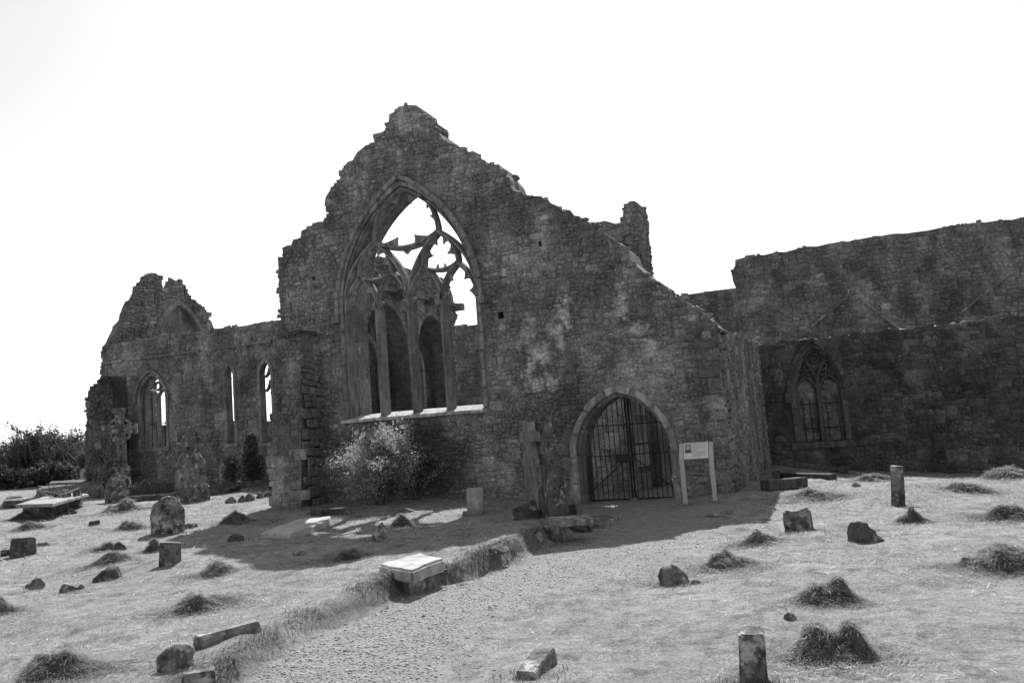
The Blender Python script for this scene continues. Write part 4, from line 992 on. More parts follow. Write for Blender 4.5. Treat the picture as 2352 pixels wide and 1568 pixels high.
# ------------------------------------------------------------------ gravestones and loose rocks
YR = math.radians(YAW)
def spot(x0, x1, y0, y1, dfrac=.5, dmin=.05):
    """front foot at the bottom of the sighted box; returns centre on the ground, width, height, depth"""
    f = gp((x0 + x1) / 2, y1); s = depth(f) / FPX; w = (x1 - x0) * s; dd = max(dmin, w * dfrac)
    hd = Vector((f.x, f.y, 0)).normalized(); c = f + hd * dd / 2; c.z = g1(c.x, c.y)
    r = ray((x0 + x1) / 2, y0); t = math.hypot(c.x, c.y) / math.hypot(r.x, r.y); zt = EYE + r.z * t
    return c, w, max(.04, zt - c.z), dd
def face_rz(c, extra=0.0): return math.atan2(-c.x, c.y) + extra
def displaced(bm, amp, seed, freq=4.0):
    from mathutils import noise as mn
    for v in bm.verts:
        v.co += Vector(mn.noise_vector(v.co * freq + Vector((seed * 7.3, seed, 0)))) * amp
def rock_mesh(w, d, h, seed, kind):
    r = random.Random(seed)
    bm = bmesh.new()
    if kind == 'boulder':
        bmesh.ops.create_icosphere(bm, subdivisions=4, radius=.5)
        pl = [(Vector((r.gauss(0, 1), r.gauss(0, 1), r.gauss(0, .8))).normalized(), r.uniform(.30, .43)) for _ in range(10)]
        for v in bm.verts:
            for nn, dd in pl:
                k = v.co.dot(nn) - dd
                if k > 0: v.co -= nn * k * .93
        zmx = max(v.co.z for v in bm.verts); xm = max(abs(v.co.x) for v in bm.verts); ym = max(abs(v.co.y) for v in bm.verts)
        for v in bm.verts: v.co = Vector((v.co.x / xm * .5 * w, v.co.y / ym * .5 * d, v.co.z / zmx * h if v.co.z > 0 else v.co.z * h * .6))
        displaced(bm, min(w, h) * .07, seed, 5 / max(w, h)); displaced(bm, min(w, h) * .05, seed + 3, 13 / max(w, h)); displaced(bm, min(w, h) * .03, seed + 5, 30 / max(w, h))
    elif kind in ('block', 'leaning', 'slab'):
        boxb(bm, (0, 0, h / 2 - .1), (w, d, h + .2)); bmesh.ops.bevel(bm, geom=bm.edges[:], offset=min(w, d, h) * .08, segments=2, affect='EDGES')
        bmesh.ops.subdivide_edges(bm, edges=bm.edges[:], cuts=3, use_grid_fill=True)
        k1, k2 = r.uniform(-.12, .12), r.uniform(-.12, .12)
        for v in bm.verts:
            t = v.co.z / max(h, .01); v.co.x *= 1 - .08 * max(t, 0); v.co.z += (v.co.x * k1 + v.co.y * k2) * (1 if kind != 'slab' else .3) * (t > .3)
        displaced(bm, min(w, d, h) * .10, seed, 2.2 / max(w, d)); displaced(bm, min(w, d, h) * .05, seed + 2, 7 / max(w, d)); displaced(bm, min(w, d, h) * .018, seed + 4, 18 / max(w, d))
    elif kind == 'round':
        out = [(-w / 2 * .94, -.15), (-w / 2, h * .25), (-w / 2, h * .55)] + [(-w / 2 * math.cos(t), h * .55 + h * .45 * math.sin(t)) for t in np.linspace(.12, math.pi - .12, 13)] + [(w / 2, h * .55), (w / 2, h * .25), (w / 2 * .94, -.15)]
        prism_bm(bm, 'b', 0, out, -d / 2, d / 2)
        bmesh.ops.bevel(bm, geom=[e for e in bm.edges if len(e.link_faces) == 2 and e.calc_face_angle(0) > 1.2], offset=d * .16, segments=2, affect='EDGES')
        bmesh.ops.triangulate(bm, faces=bm.faces[:]); bmesh.ops.subdivide_edges(bm, edges=bm.edges[:], cuts=2, use_grid_fill=True)
        displaced(bm, d * .14, seed, 3.0 / w); displaced(bm, d * .08, seed + 3, 10 / w)
    bmesh.ops.recalc_face_normals(bm, faces=bm.faces)
    return bm
def rock(name, label, cat, box, kind='boulder', mat='grave', seed=0, dfrac=.6, tilt=(0, 0), rz=0.0, group=None, hs=1.0):
    c, w, h, d = spot(*box, dfrac=dfrac); bm = rock_mesh(w, d, h * hs, seed, kind)
    o = bm_obj(name, bm, M[mat], None, smooth=(kind != 'slab'), label=label, cat=cat, group=group)
    if kind in ('block', 'slab'):
        try: o.data.shade_smooth()
        except Exception: pass
        o.data.set_sharp_from_angle(angle=math.radians(38))
    o.location = (c.x, c.y, c.z - .02); o.rotation_euler = (tilt[0], tilt[1], face_rz(c, rz)); return o
GS = 'old headstones on the left lawn'
rock('headstone', 'round topped headstone blotched with pale lichen, largest in the open left lawn', 'gravestone', (349, 421, 1138, 1226), 'round', 'grave_lichen', 1, .3, (-.05, .03))
rock('headstone', 'round topped headstone standing before the broken pedestal and the tall ringed cross', 'gravestone', (243, 296, 1087, 1153), 'round', 'grave_lichen', 2, .32, (-.04, .08))
rock('headstone', 'small squat lichen spotted headstone nearer than the big round topped one', 'gravestone', (366, 414, 1241, 1296), 'block', 'grave_lichen', 3, .45, (0, .06))
rock('boulder', 'dark mossy block with a flat top near the left edge of the lawn', 'rock', (27, 80, 1232, 1278), 'block', 'grave_dark', 4, .6)
rock('boulder', 'little dark stone at the very left edge beside the mossy block', 'rock', (2, 21, 1259, 1277), 'block', 'grave_dark', 5, .7)
rock('boulder', 'wide moss capped boulder on the sunny left lawn below the raked heap', 'rock', (215, 290, 1294, 1332), 'boulder', 'grave_dark', 6, .7)
rock('boulder', 'grey boulder with a flattened crown, left one of the near pair on the lawn', 'rock', (60, 107, 1321, 1353), 'boulder', 'grave', 7, .7)
rock('boulder', 'low pointed boulder, right one of the near pair on the lawn', 'rock', (138, 178, 1333, 1358), 'boulder', 'grave', 8, .7)
rock('pebble', 'small stone tucked against the right side of the low pointed boulder', 'rock', (174, 194, 1337, 1353), 'boulder', 'grave', 9, .7)
rock('boulder', 'pale topped boulder at the bottom of the picture by the bank of the path', 'rock', (365, 456, 1468, 1534), 'boulder', 'grave_lichen', 10, .55)
rock('flat_stone', 'flat topped pale stone cut off by the bottom edge beside the path bank', 'rock', (424, 496, 1530, 1585), 'block', 'grave_lichen', 11, .7)
rock('kerb_stone', 'long low stone half sunk in the grass of the near left lawn', 'rock', (449, 600, 1428, 1466), 'block', 'grave', 12, .22, (0, -.08), .25, hs=.8)
rock('stone', 'pointed dark stone rising from the right end of a raked heap', 'rock', (258, 290, 1241, 1264), 'boulder', 'grave_dark', 13, .7)
rock('stone', 'small wedge shaped stone in the grass just below the slab tomb', 'rock', (149, 177, 1165, 1181), 'boulder', 'grave_dark', 14, .7)
rock('stone', 'small squared block lying alone on the sunny left lawn', 'rock', (205, 229, 1194, 1206), 'block', 'grave_dark', 15, .6)
rock('stone', 'low stone touching the right foot of the largest round topped headstone', 'rock', (423, 455, 1198, 1213), 'boulder', 'grave_dark', 16, .7)
rock('stone', 'rounded stone on the lawn right of the slab tomb', 'rock', (203, 227, 1122, 1134), 'boulder', 'grave', 17, .7)
rock('headstone', 'little round headed stone far back near the hedge', 'gravestone', (142, 166, 1088, 1114), 'round', 'grave_lichen', 18, .35)
rock('headstone', 'little round headed stone in tall grass left of the pedestal cross', 'gravestone', (324, 352, 1098, 1124), 'round', 'grave_lichen', 19, .4, (0, .12))
rock('stone', 'tiny rounded stone on the far grass by the hedge, left one of two', 'rock', (52, 70, 1109, 1116), 'boulder', 'grave', 20, .7)
rock('stone', 'tiny squared stone on the far grass by the hedge, right one of two', 'rock', (88, 106, 1115, 1123), 'block', 'grave', 21, .7)
rock('stone', 'low stone sunk in the shaded turf below the buttress', 'rock', (536, 563, 1187, 1205), 'boulder', 'grave_dark', 22, .7)
rock('stone', 'dark stone alone in the shaded turf left of the tilted ledger slab', 'rock', (521, 561, 1222, 1243), 'boulder', 'grave_dark', 23, .7)
rock('stone', 'low rough stone in the shaded turf right of the lone dark stone', 'rock', (671, 706, 1260, 1277), 'boulder', 'grave_dark', 24, .7)
rock('headstone', 'knobbly lichen blotched stone standing in the lit patch cast through the window', 'gravestone', (850, 890, 1193, 1240), 'boulder', 'grave_lichen', 25, .6, (0, .15))
rock('stone', 'flat dark stone lying in the window light near the wall foot', 'rock', (916, 953, 1163, 1178), 'boulder', 'grave', 26, .7)
rock('headstone', 'plain tapering grey headstone before the wall under the great window', 'gravestone', (1073, 1114, 1117, 1177), 'block', 'grave_pale', 27, .22, (-.04, 0), -.15)
rock('plinth_stone', 'low plinth stone under the plain tapering headstone', 'stone', (1062, 1122, 1171, 1184), 'block', 'grave', 28, .4)
rock('bank_rock', 'big rough rock set in the path bank in the shade', 'rock', (1103, 1175, 1249, 1297), 'boulder', 'grave_dark', 29, .6, (0, -.15))
rock('stone', 'pale stone end resting on the path bank below the dark cross', 'rock', (1219, 1248, 1216, 1233), 'block', 'grave_lichen', 30, .7)
rock('stone', 'smooth rounded stone at the edge of the path below the slab', 'rock', (1264, 1287, 1229, 1241), 'boulder', 'grave', 31, .7)
rock('stone', 'flat loose stone on the path just right of the raised slab', 'rock', (1052, 1078, 1334, 1344), 'boulder', 'grave', 32, .7)
rock('stone', 'fist sized stone alone on the gravel', 'rock', (966, 979, 1410, 1417), 'boulder', 'grave', 33, .7)
rock('fallen_stone', 'long squared stone tilted out of the turf at the bottom centre', 'rock', (1206, 1262, 1478, 1556), 'block', 'grave', 34, 2.3, (.16, 0), -.42, hs=.55)
rock('stone', 'boulder crowned with dead grass right of the path', 'rock', (1505, 1586, 1290, 1345), 'boulder', 'grave', 35, .6)
rock('stone', 'small stone lying against the right of the grass crowned boulder', 'rock', (1582, 1612, 1325, 1341), 'boulder', 'grave_dark', 36, .7)
rock('stone_cube', 'squared stone block with a sunlit top on the right lawn', 'rock', (1808, 1866, 1168, 1222), 'block', 'grave', 37, .85, (.03, -.06), -.3)
rock('leaning_stone', 'leaning wedge of stone shaggy with dry grass on the right lawn', 'rock', (1950, 2031, 1187, 1246), 'boulder', 'grave_dark', 38, .5, (0, -.35))
rock('standing_stone', 'slim standing stone post on the right lawn', 'gravestone', (2049, 2078, 1066, 1162), 'block', 'grave', 39, .6, (0, .07))
rock('standing_stone', 'lichen blotched square stone post cut by the bottom edge', 'gravestone', (1700, 1762, 1440, 1572), 'block', 'grave_lichen', 40, .85, (0, .05))
rock('stone', 'small tilted stone between the two near hay heaps', 'rock', (1796, 1830, 1399, 1424), 'boulder', 'grave', 41, .7)
rock('stone', 'flat stones at the path edge beyond the gate, nearer lump', 'rock', (1652, 1687, 1168, 1180), 'boulder', 'grave', 42, .7)
rock('stone', 'low flat stone left of its twin at the path edge near the sign', 'rock', (1620, 1655, 1176, 1188), 'boulder', 'grave', 43, .7)
rock('stone', 'rounded stone at the foot of the dark right wall', 'rock', (2214, 2242, 1065, 1083), 'boulder', 'grave', 44, .7)
rock('stone', 'stone lying at the left foot of the hay heap by the low wall', 'rock', (1955, 1978, 1105, 1118), 'boulder', 'grave', 45, .7)
rock('slanted_stone', 'long mossy stone slanting up out of the grass before the pale cross', 'rock', (1182, 1244, 1152, 1190), 'block', 'grave_dark', 46, .4, (0, -.3), .1)
rock('step_block', 'dark squared block beside the left foot of the doorway', 'stone', (1290, 1326, 1156, 1183), 'block', 'grave_dark', 47, .9, (0, -.1))
# row of small kerb stones
kb = [(518, 545, 1138, 1156), (543, 566, 1134, 1153), (562, 590, 1130, 1150), (587, 606, 1128, 1144), (603, 630, 1126, 1142)]
for i, b_ in enumerate(kb):
    rock('edging_stone', ['leftmost stone of the rough row beside the buttress', 'second stone from the left in the rough row beside the buttress', 'middle stone of the rough row beside the buttress', 'fourth stone from the left in the rough row beside the buttress', 'rightmost stone of the rough row, nearest the buttress'][i], 'stone', b_, 'boulder', 'grave', 60 + i, .6, group='rough row of edging stones beside the buttress')

# raised slab tomb in the foreground
P4 = [(868, 1295), (966, 1268), (1022, 1281), (945, 1309)]
fz = gp(940, 1345).z; zt = fz + .24
top4 = [onz(x, y, zt) for x, y in P4]; cen = sum(top4, Vector()) / 4
rs = thing('raised_slab', 'thick raised grave slab with a bleached sunlit top at the turn of the path bank', 'grave slab', (cen.x, cen.y, fz - .05))
bm = bmesh.new(); th_ = .15
A = [bm.verts.new(p - rs.location) for p in top4]; Bv = [bm.verts.new(p - rs.location - Vector((0, 0, th_))) for p in top4]
bm.faces.new(A); bm.faces.new(list(reversed(Bv)))
for i in range(4): bm.faces.new([A[i], Bv[i], Bv[(i + 1) % 4], A[(i + 1) % 4]])
bmesh.ops.recalc_face_normals(bm, faces=bm.faces); bmesh.ops.bevel(bm, geom=bm.edges[:], offset=.025, segments=2, affect='EDGES'); bmesh.ops.subdivide_edges(bm, edges=bm.edges[:], cuts=5, use_grid_fill=True)
displaced(bm, .012, 4, 2.5); displaced(bm, .010, 8, 11)
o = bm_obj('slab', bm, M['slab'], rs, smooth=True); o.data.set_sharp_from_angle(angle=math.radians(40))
for i, (bx, sd_) in enumerate((((905, 965, 1300, 1356), 1), ((975, 1032, 1310, 1342), 2), ((878, 930, 1300, 1336), 3), ((935, 990, 1300, 1350), 4))):
    c, w, h, d = spot(*bx, dfrac=.7); bm = rock_mesh(w, d, min(h, .22), 80 + sd_, 'boulder'); o = bm_obj('support_stone', bm, M['grave_dark'], rs, smooth=True); o.location = c - rs.location - Vector((0, 0, .03))

bm = bmesh.new(); t5 = [cen + (p - cen) * .74 for p in top4]
A = [bm.verts.new(Vector((p.x, p.y, zt - th_ + .02)) - rs.location) for p in t5]; Bv = [bm.verts.new(Vector((p.x, p.y, fz - .15)) - rs.location) for p in t5]
bm.faces.new(A); bm.faces.new(list(reversed(Bv)))
for i in range(4): bm.faces.new([A[i], Bv[i], Bv[(i + 1) % 4], A[(i + 1) % 4]])
bmesh.ops.subdivide_edges(bm, edges=bm.edges[:], cuts=4, use_grid_fill=True); displaced(bm, .09, 5, 4); displaced(bm, .03, 6, 14); bm_obj('rubble_base', bm, M['grave'], rs)
# flat ledger slabs
def ledger(name, label, pts, zt_off, th, mat, seed, cat='grave slab', z_abs=None):
    base = [gp(x, y) for x, y in pts]; gz = sum(p.z for p in base) / 4; zt = gz + zt_off if z_abs is None else z_abs
    t4 = [onz(x, y, zt) for x, y in pts]; cen = sum(t4, Vector()) / 4
    bm = bmesh.new(); A = [bm.verts.new(p - cen + Vector((0, 0, 0))) for p in t4]; Bv = [bm.verts.new(p - cen - Vector((0, 0, th))) for p in t4]
    bm.faces.new(A); bm.faces.new(list(reversed(Bv)))
    for i in range(len(pts)): bm.faces.new([A[i], Bv[i], Bv[(i + 1) % len(pts)], A[(i + 1) % len(pts)]])
    bmesh.ops.recalc_face_normals(bm, faces=bm.faces); bmesh.ops.bevel(bm, geom=bm.edges[:], offset=.015, segments=1, affect='EDGES'); bmesh.ops.subdivide_edges(bm, edges=bm.edges[:], cuts=4, use_grid_fill=True)
    displaced(bm, .018, seed, 3); o = bm_obj(name, bm, M[mat], None, label=label, cat=cat, smooth=True); o.data.set_sharp_from_angle(angle=math.radians(35)); o.location = cen
    if zt_off > .15 and th < .1:
        bm = bmesh.new(); t5 = [cen + (p - cen) * .86 for p in t4]
        A = [bm.verts.new(Vector((p.x, p.y, zt - th + .01)) - cen) for p in t5]; Bv = [bm.verts.new(Vector((p.x, p.y, gz - .25)) - cen) for p in t5]
        bm.faces.new(A); bm.faces.new(list(reversed(Bv)))
        for i in range(len(pts)): bm.faces.new([A[i], Bv[i], Bv[(i + 1) % len(pts)], A[(i + 1) % len(pts)]])
        bm_obj('tomb_base', bm, M['grave_dark'], o)
    return o, cen, zt
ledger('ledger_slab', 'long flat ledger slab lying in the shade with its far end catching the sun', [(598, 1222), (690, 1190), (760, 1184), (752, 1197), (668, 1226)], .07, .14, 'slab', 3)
ledger('ledger_slab', 'low flat slab at the wall foot behind the bush', [(706, 1172), (712, 1164), (800, 1158), (806, 1166)], .10, .2, 'grave_dark', 5)
ledger('ledger_slab', 'thin flat slab reaching from the table tomb towards the doorway', [(1330, 1204), (1345, 1184), (1428, 1181), (1392, 1200)], .06, .12, 'grave', 6)
# table tomb in front of the dark cross
tt = thing('table_tomb', 'broken low table tomb before the dark cross left of the doorway', 'tomb', gp(1300, 1236))
c, w, h, d = spot(1236, 1295, 1193, 1242, .9); bm = rock_mesh(w, d, h - .04, 91, 'block'); o = bm_obj('end_block', bm, M['grave'], tt); o.location = c - tt.location
c2, w2, h2, d2 = spot(1296, 1364, 1196, 1222, .6); bm = rock_mesh(w2, d2, h2, 92, 'boulder'); o = bm_obj('broken_side', bm, M['grave_dark'], tt, smooth=True); o.location = c2 - tt.location
zt = c.z + h; q4 = [onz(x, y, zt) for x, y in ((1236, 1196), (1262, 1186), (1352, 1180), (1362, 1190), (1300, 1194))]; cq = sum(q4, Vector()) / 5
bm = bmesh.new(); A = [bm.verts.new(p - tt.location) for p in q4]; Bv = [bm.verts.new(p - tt.location - Vector((0, 0, .09))) for p in q4]; bm.faces.new(A); bm.faces.new(list(reversed(Bv)))
for i in range(5): bm.faces.new([A[i], Bv[i], Bv[(i + 1) % 5], A[(i + 1) % 5]])
bevel_all(bm, .015); bm_obj('top_slab', bm, M['grave'], tt)

# slab tomb with sticks (far left)
o, cs_, zt = ledger('slab_tomb', 'wide pale tomb slab strewn with sticks at the far left', [(36, 1158), (92, 1142), (150, 1131), (204, 1133), (120, 1156)], .18, .09, 'ledge', 9)
bm = bmesh.new(); pA_, pB_ = gp(88, 1163) + Vector((0, 0, .05)), onz(182, 1120, zt + .28); tube(bm, [pA_ - pA_, (pB_ - pA_) * .5 + Vector((0, 0, .02)), pB_ - pA_], .022, 6, .014)
bm_obj('pole', bm, M['sign_frame'], None, label='pale wooden pole leaning across the far left tomb slab', cat='pole').location = pA_
r2 = random.Random(3); bm = bmesh.new()
for k in range(26):
    a0 = Vector((r2.uniform(-.6, .6), r2.uniform(-.3, .3), r2.uniform(.0, .12))); dr = Vector((r2.gauss(0, 1), r2.gauss(0, .5), r2.uniform(.05, .5))).normalized() * r2.uniform(.25, .6); tube(bm, [a0, a0 + dr * .5 + Vector((0, 0, .03)), a0 + dr], .018, 4, .008)
for k in range(5): boxb(bm, (r2.uniform(-.5, .5), r2.uniform(-.2, .2), .10), (.16, .14, .2), r2.uniform(0, 3))
o = bm_obj('brush_pile', bm, M['grave'], None, label='tangle of sticks and broken pots lying on the far left tomb slab', cat='sticks', kind='stuff'); o.location = onz(140, 1141, zt) + Vector((0, 0, .0))
ledger('box_tomb', 'long low dark box tomb behind the slab strewn with sticks', [(83, 1124), (100, 1115), (232, 1108), (240, 1118)], .2, .42, 'grave_dark', 12, 'tomb')
ledger('box_tomb', 'farther dark hedge topped tomb behind the long low box tomb', [(112, 1109), (118, 1104), (238, 1099), (242, 1105)], .3, .5, 'grave_dark', 13, 'tomb')
ledger('turf_hump', 'dark rounded turf hump on the far left grass', [(8, 1150), (14, 1140), (50, 1139), (56, 1148)], .12, .2, 'grave_dark', 14, 'mound')

# ------------------------------------------------------------------ crosses and pedestals
def cross_bm(bm, h, w, th, ring_r=None, hole=True, shaft=.2, arm_z=.74, taper=.8):
    sw_ = shaft; az_ = h * arm_z; ah = sw_ * .45
    out = [(-sw_ * .62, 0), (-sw_ * .62 * taper, az_ - ah), (-w / 2, az_ - ah * 1.15), (-w / 2, az_ + ah * 1.15), (-sw_ * .5 * taper, az_ + ah), (-sw_ * .62 * taper, h), (sw_ * .62 * taper, h), (sw_ * .5 * taper, az_ + ah), (w / 2, az_ + ah * 1.15), (w / 2, az_ - ah * 1.15), (sw_ * .62 * taper, az_ - ah), (sw_ * .62, 0)]
    prism_bm(bm, 'b', 0, out, -th / 2, th / 2)
def ring_bm(bm, z, r, rw, th):
    n = 24; prism_bm(bm, 'b', 0, [(r * math.cos(t), z + r * math.sin(t)) for t in np.linspace(0, 2 * math.pi, n, endpoint=False)], -th / 2, th / 2, [[((r - rw) * math.cos(t), z + (r - rw) * math.sin(t)) for t in np.linspace(0, 2 * math.pi, n, endpoint=False)]])
def make_cross(label, foot, topy, x, w_px, th, rz, mat, shaft, ring_=True, z_base=0.0, arm_z=.76, name='celtic_cross', sh_taper=.8):
    c = gp(*foot); s = depth(c) / FPX; r = ray(x, topy); t = math.hypot(c.x, c.y) / math.hypot(r.x, r.y); H_ = EYE + r.z * t - c.z - z_base
    root = thing(name, label, 'stone cross', c, None, face_rz(c, rz)); w = w_px * s
    bm = bmesh.new(); cross_bm(bm, H_, w, th, shaft=shaft, arm_z=arm_z, taper=sh_taper); bevel_all(bm, .015); o = bm_obj('cross', bm, M[mat], root); o.location = (0, 0, z_base)
    if ring_:
        bm = bmesh.new(); ring_bm(bm, H_ * arm_z, w * .40, w * .10, th * .7); o = bm_obj('ring', bm, M[mat], root); o.location = (0, .002, z_base)
    return root, H_, s
def stepped(root, specs, mat):
    for nm, (w, d, z0, z1, tp_) in specs:
        bm = bmesh.new(); vs = boxb(bm, (0, 0, (z0 + z1) / 2), (w, d, z1 - z0))
        for v in vs:
            if v.co.z > (z0 + z1) / 2: v.co.x *= tp_; v.co.y *= tp_
        bevel_all(bm, .02); bmesh.ops.subdivide_edges(bm, edges=bm.edges[:], cuts=2, use_grid_fill=True); displaced(bm, .012, z0 * 10 + w, 5); bm_obj(nm, bm, M[mat], root)
# tall ringed cross, far left
rt, H_, s = make_cross('tall dark ringed cross with a capped top rising before the chancel wall end', (279, 1116), 942, 270, 74, .22, -.1, 'grave', .42, True, .75, .66)
bm = bmesh.new(); boxb(bm, (0, 0, 0), (.46, .34, .22)); bevel_all(bm, .03); o = bm_obj('cap', bm, M['grave'], rt); o.location = (0, 0, H_ + .75 - .02)
stepped(rt, [('pedestal', (.80, .6, -.1, .62, .92)), ('pedestal_cap', (.86, .66, .60, .80, .7))], 'grave_lichen')
# big pedestal cross
rt, H_, s = make_cross('ringed cross on a tall stepped pedestal in the middle of the left graves', (441, 1146), 992, 432, 54, .17, .0, 'grave', .30, True, .86 + .42, .70)
stepped(rt, [('plinth', (.98, .9, -.15, .36, .96)), ('pedestal', (.90, .8, .34, 1.05, .9)), ('pedestal_cap', (.80, .7, 1.03, 1.32, .62))], 'grave')
# gabled ivy headstone
c, w, h, d = spot(506, 551, 1038, 1118, .3); gr_ = thing('gabled_headstone', 'gable topped headstone with a pale left edge, smothered in ivy', 'gravestone', c, None, face_rz(c))
bm = bmesh.new(); prism_bm(bm, 'b', 0, [(-w / 2, -.1), (-w / 2, h * .70), (0, h), (w / 2, h * .74), (w / 2, -.1)], -.12, .12); bevel_all(bm, .02); bm_obj('headstone', bm, M['grave_lichen'], gr_)
def ivy(root, n, bx, seed, size=.06, mat='ivy', name='ivy'):
    r = np.random.default_rng(seed); q_ = r.normal(0, .48, (n, 3)); q_ /= np.maximum(1, np.linalg.norm(q_, axis=1) / 1.1)[:, None]; C_ = q_ * np.array(bx[0]) + np.array(bx[1]); nn = r.normal(0, 1, (n, 3)) + np.array([0, -1.2, .3]); nn /= np.linalg.norm(nn, axis=1)[:, None]
    t = np.cross(nn, r.normal(0, 1, (n, 3))); t /= np.linalg.norm(t, axis=1)[:, None]; b = np.cross(nn, t); sz = size * r.uniform(.5, 1.2, (n, 1))
    V = np.stack([C_ - t * sz * .5, C_ - b * sz * .4, C_ + t * sz * .6, C_ + b * sz * .4], 1).reshape(-1, 3); F = np.arange(4 * n).reshape(-1, 4)
    return link(name, mesh_of(name, V, F, M[mat]), root, kind='stuff')
ivy(gr_, 800, ((w * .40, .08, h * .42), (w * .1, -.14, h * .42)), 1, .07)
# ivy clad cross
rt, H_, s = make_cross('cross completely wrapped in dark ivy on a plinth left of the buttress', (580, 1117), 1000, 572, 30, .2, 0, 'grave_dark', .34, False, .1, .72)
stepped(rt, [('plinth', (1.1, .8, -.15, .22, .97))], 'grave_dark')
ivy(rt, 1900, ((.42, .2, .62), (0, -.05, .60)), 2, .08); ivy(rt, 900, ((.22, .16, .50), (0, -.05, 1.30)), 3, .08)
# pale modern cross shaped headstone
c, w, h, d = spot(183, 205, 1076, 1113, .2); hs_ = thing('cross_headstone', 'smooth light grey cross shaped headstone in front of the end buttress', 'gravestone', c, None, face_rz(c))
bm = bmesh.new(); prism_bm(bm, 'b', 0, [(-w / 2, -.1), (-w / 2, h * .42), (-w * .34, h * .5), (-w * .30, h * .52), (-w * .46, h * .66), (-w * .46, h * .84), (-w * .26, h * .9), (-w * .2, h), (w * .2, h), (w * .26, h * .9), (w * .46, h * .84), (w * .46, h * .66), (w * .30, h * .52), (w * .34, h * .5), (w / 2, h * .42), (w / 2, -.1)], -.07, .07); bevel_all(bm, .012); bm_obj('headstone', bm, M['grave_pale'], hs_)
# pale cross by the doorway, nearly edge on
c = gp(1213, 1153); s = depth(c) / FPX; pc = thing('stone_cross', 'pale stone cross on a base, seen almost edge on, left of the doorway', 'stone cross', (c.x + .02, c.y + .3, c.z), None, face_rz(c, -1.08))
hz = (1153 - 970) * s
bm = bmesh.new(); prism_bm(bm, 'b', 0, [(-.20, .18), (-.20, hz * .52), (-.15, hz * .56), (-.15, hz * .60), (-.10, hz * .66), (-.10, hz * .74), (-.30, hz * .75), (-.30, hz * .87), (-.12, hz * .88), (-.10, hz), (.10, hz), (.12, hz * .88), (.30, hz * .87), (.30, hz * .75), (.10, hz * .74), (.10, hz * .66), (.15, hz * .60), (.15, hz * .56), (.20, hz * .52), (.20, .18)], -.10, .10); bevel_all(bm, .018); bm_obj('cross', bm, M['grave_pale'], pc)
stepped(pc, [('base', (.58, .46, -.1, .19, .94))], 'grave_pale')
# dark cross, edge on
c = gp(1266, 1190); s = depth(c) / FPX; dc = thing('stone_cross', 'dark speckled stone cross seen edge on between the pale cross and the doorway', 'stone cross', (c.x, c.y + .15, c.z), None, face_rz(c, -1.30))
hz = (1190 - 970) * s
bm = bmesh.new(); prism_bm(bm, 'b', 0, [(-.30, -.1), (-.26, hz * .55), (-.10, hz * .60), (-.08, hz * .74), (-.30, hz * .75), (-.30, hz * .86), (-.09, hz * .87), (-.08, hz), (.08, hz), (.09, hz * .87), (.30, hz * .86), (.30, hz * .75), (.08, hz * .74), (.10, hz * .60), (.26, hz * .55), (.30, -.1)], -.055, .055); bevel_all(bm, .012); bm_obj('cross', bm, M['grave_dark'], dc)
bm = bmesh.new(); prism_bm(bm, 'b', 0, [(-.34, -.1), (-.32, hz * .52), (-.1, hz * .56), (.1, hz * .56), (.32, hz * .52), (.34, -.1)], -.15, .15); bevel_all(bm, .015); bm_obj('lower_slab', bm, M['grave_dark'], dc)
# kerbed grave plots
def kerb(label, pts, h=.16, th=.12, mat='grave_dark'):
    P_ = [gp(*p) for p in pts]; root = thing('grave_kerb', label, 'grave kerb', P_[0])
    for a_, b_ in zip(P_[:-1], P_[1:]):
        d = b_ - a_; bm = bmesh.new(); boxb(bm, (0, 0, 0), (Vector((d.x, d.y)).length, th, h + .2)); bevel_all(bm, .015); o = bm_obj('kerb_length', bm, M[mat], root); o.location = (a_ + b_) / 2 - root.location + Vector((0, 0, h / 2 - .1)); o.rotation_euler = (0, 0, math.atan2(d.y, d.x))
kerb('long stone kerb round the grassy plot left of the pedestal cross', [(300, 1152), (376, 1146), (404, 1144)])
kerb('low kerb running from the pedestal cross towards the ivy plinth', [(478, 1138), (530, 1132), (548, 1126)])
# low boundary wall by the hedge
lb = [onb(x, y, 33.0) for x, y in ((148, 1085), (176, 1080), (205, 1080), (228, 1078))]
lp = [(lb[0].x - 2, .1)] + [(lb[0].x - 2, lb[0].z - .35)] + [(p.x, p.z) for p in lb] + [(lb[-1].x + 1.5, lb[-1].z), (lb[-1].x + 1.5, .1)]
lw = wallthing('boundary_wall', 'low ruined boundary wall between the hedge and the end buttress', 'b', 33.0, lp, .5, 'wall', (), 'mortar_dark'); masonry(lw, 'b', 33.0, lp, [], .1, .25, M['wall_dark'], 80, (.03, .08), (1, 2.2), 93)
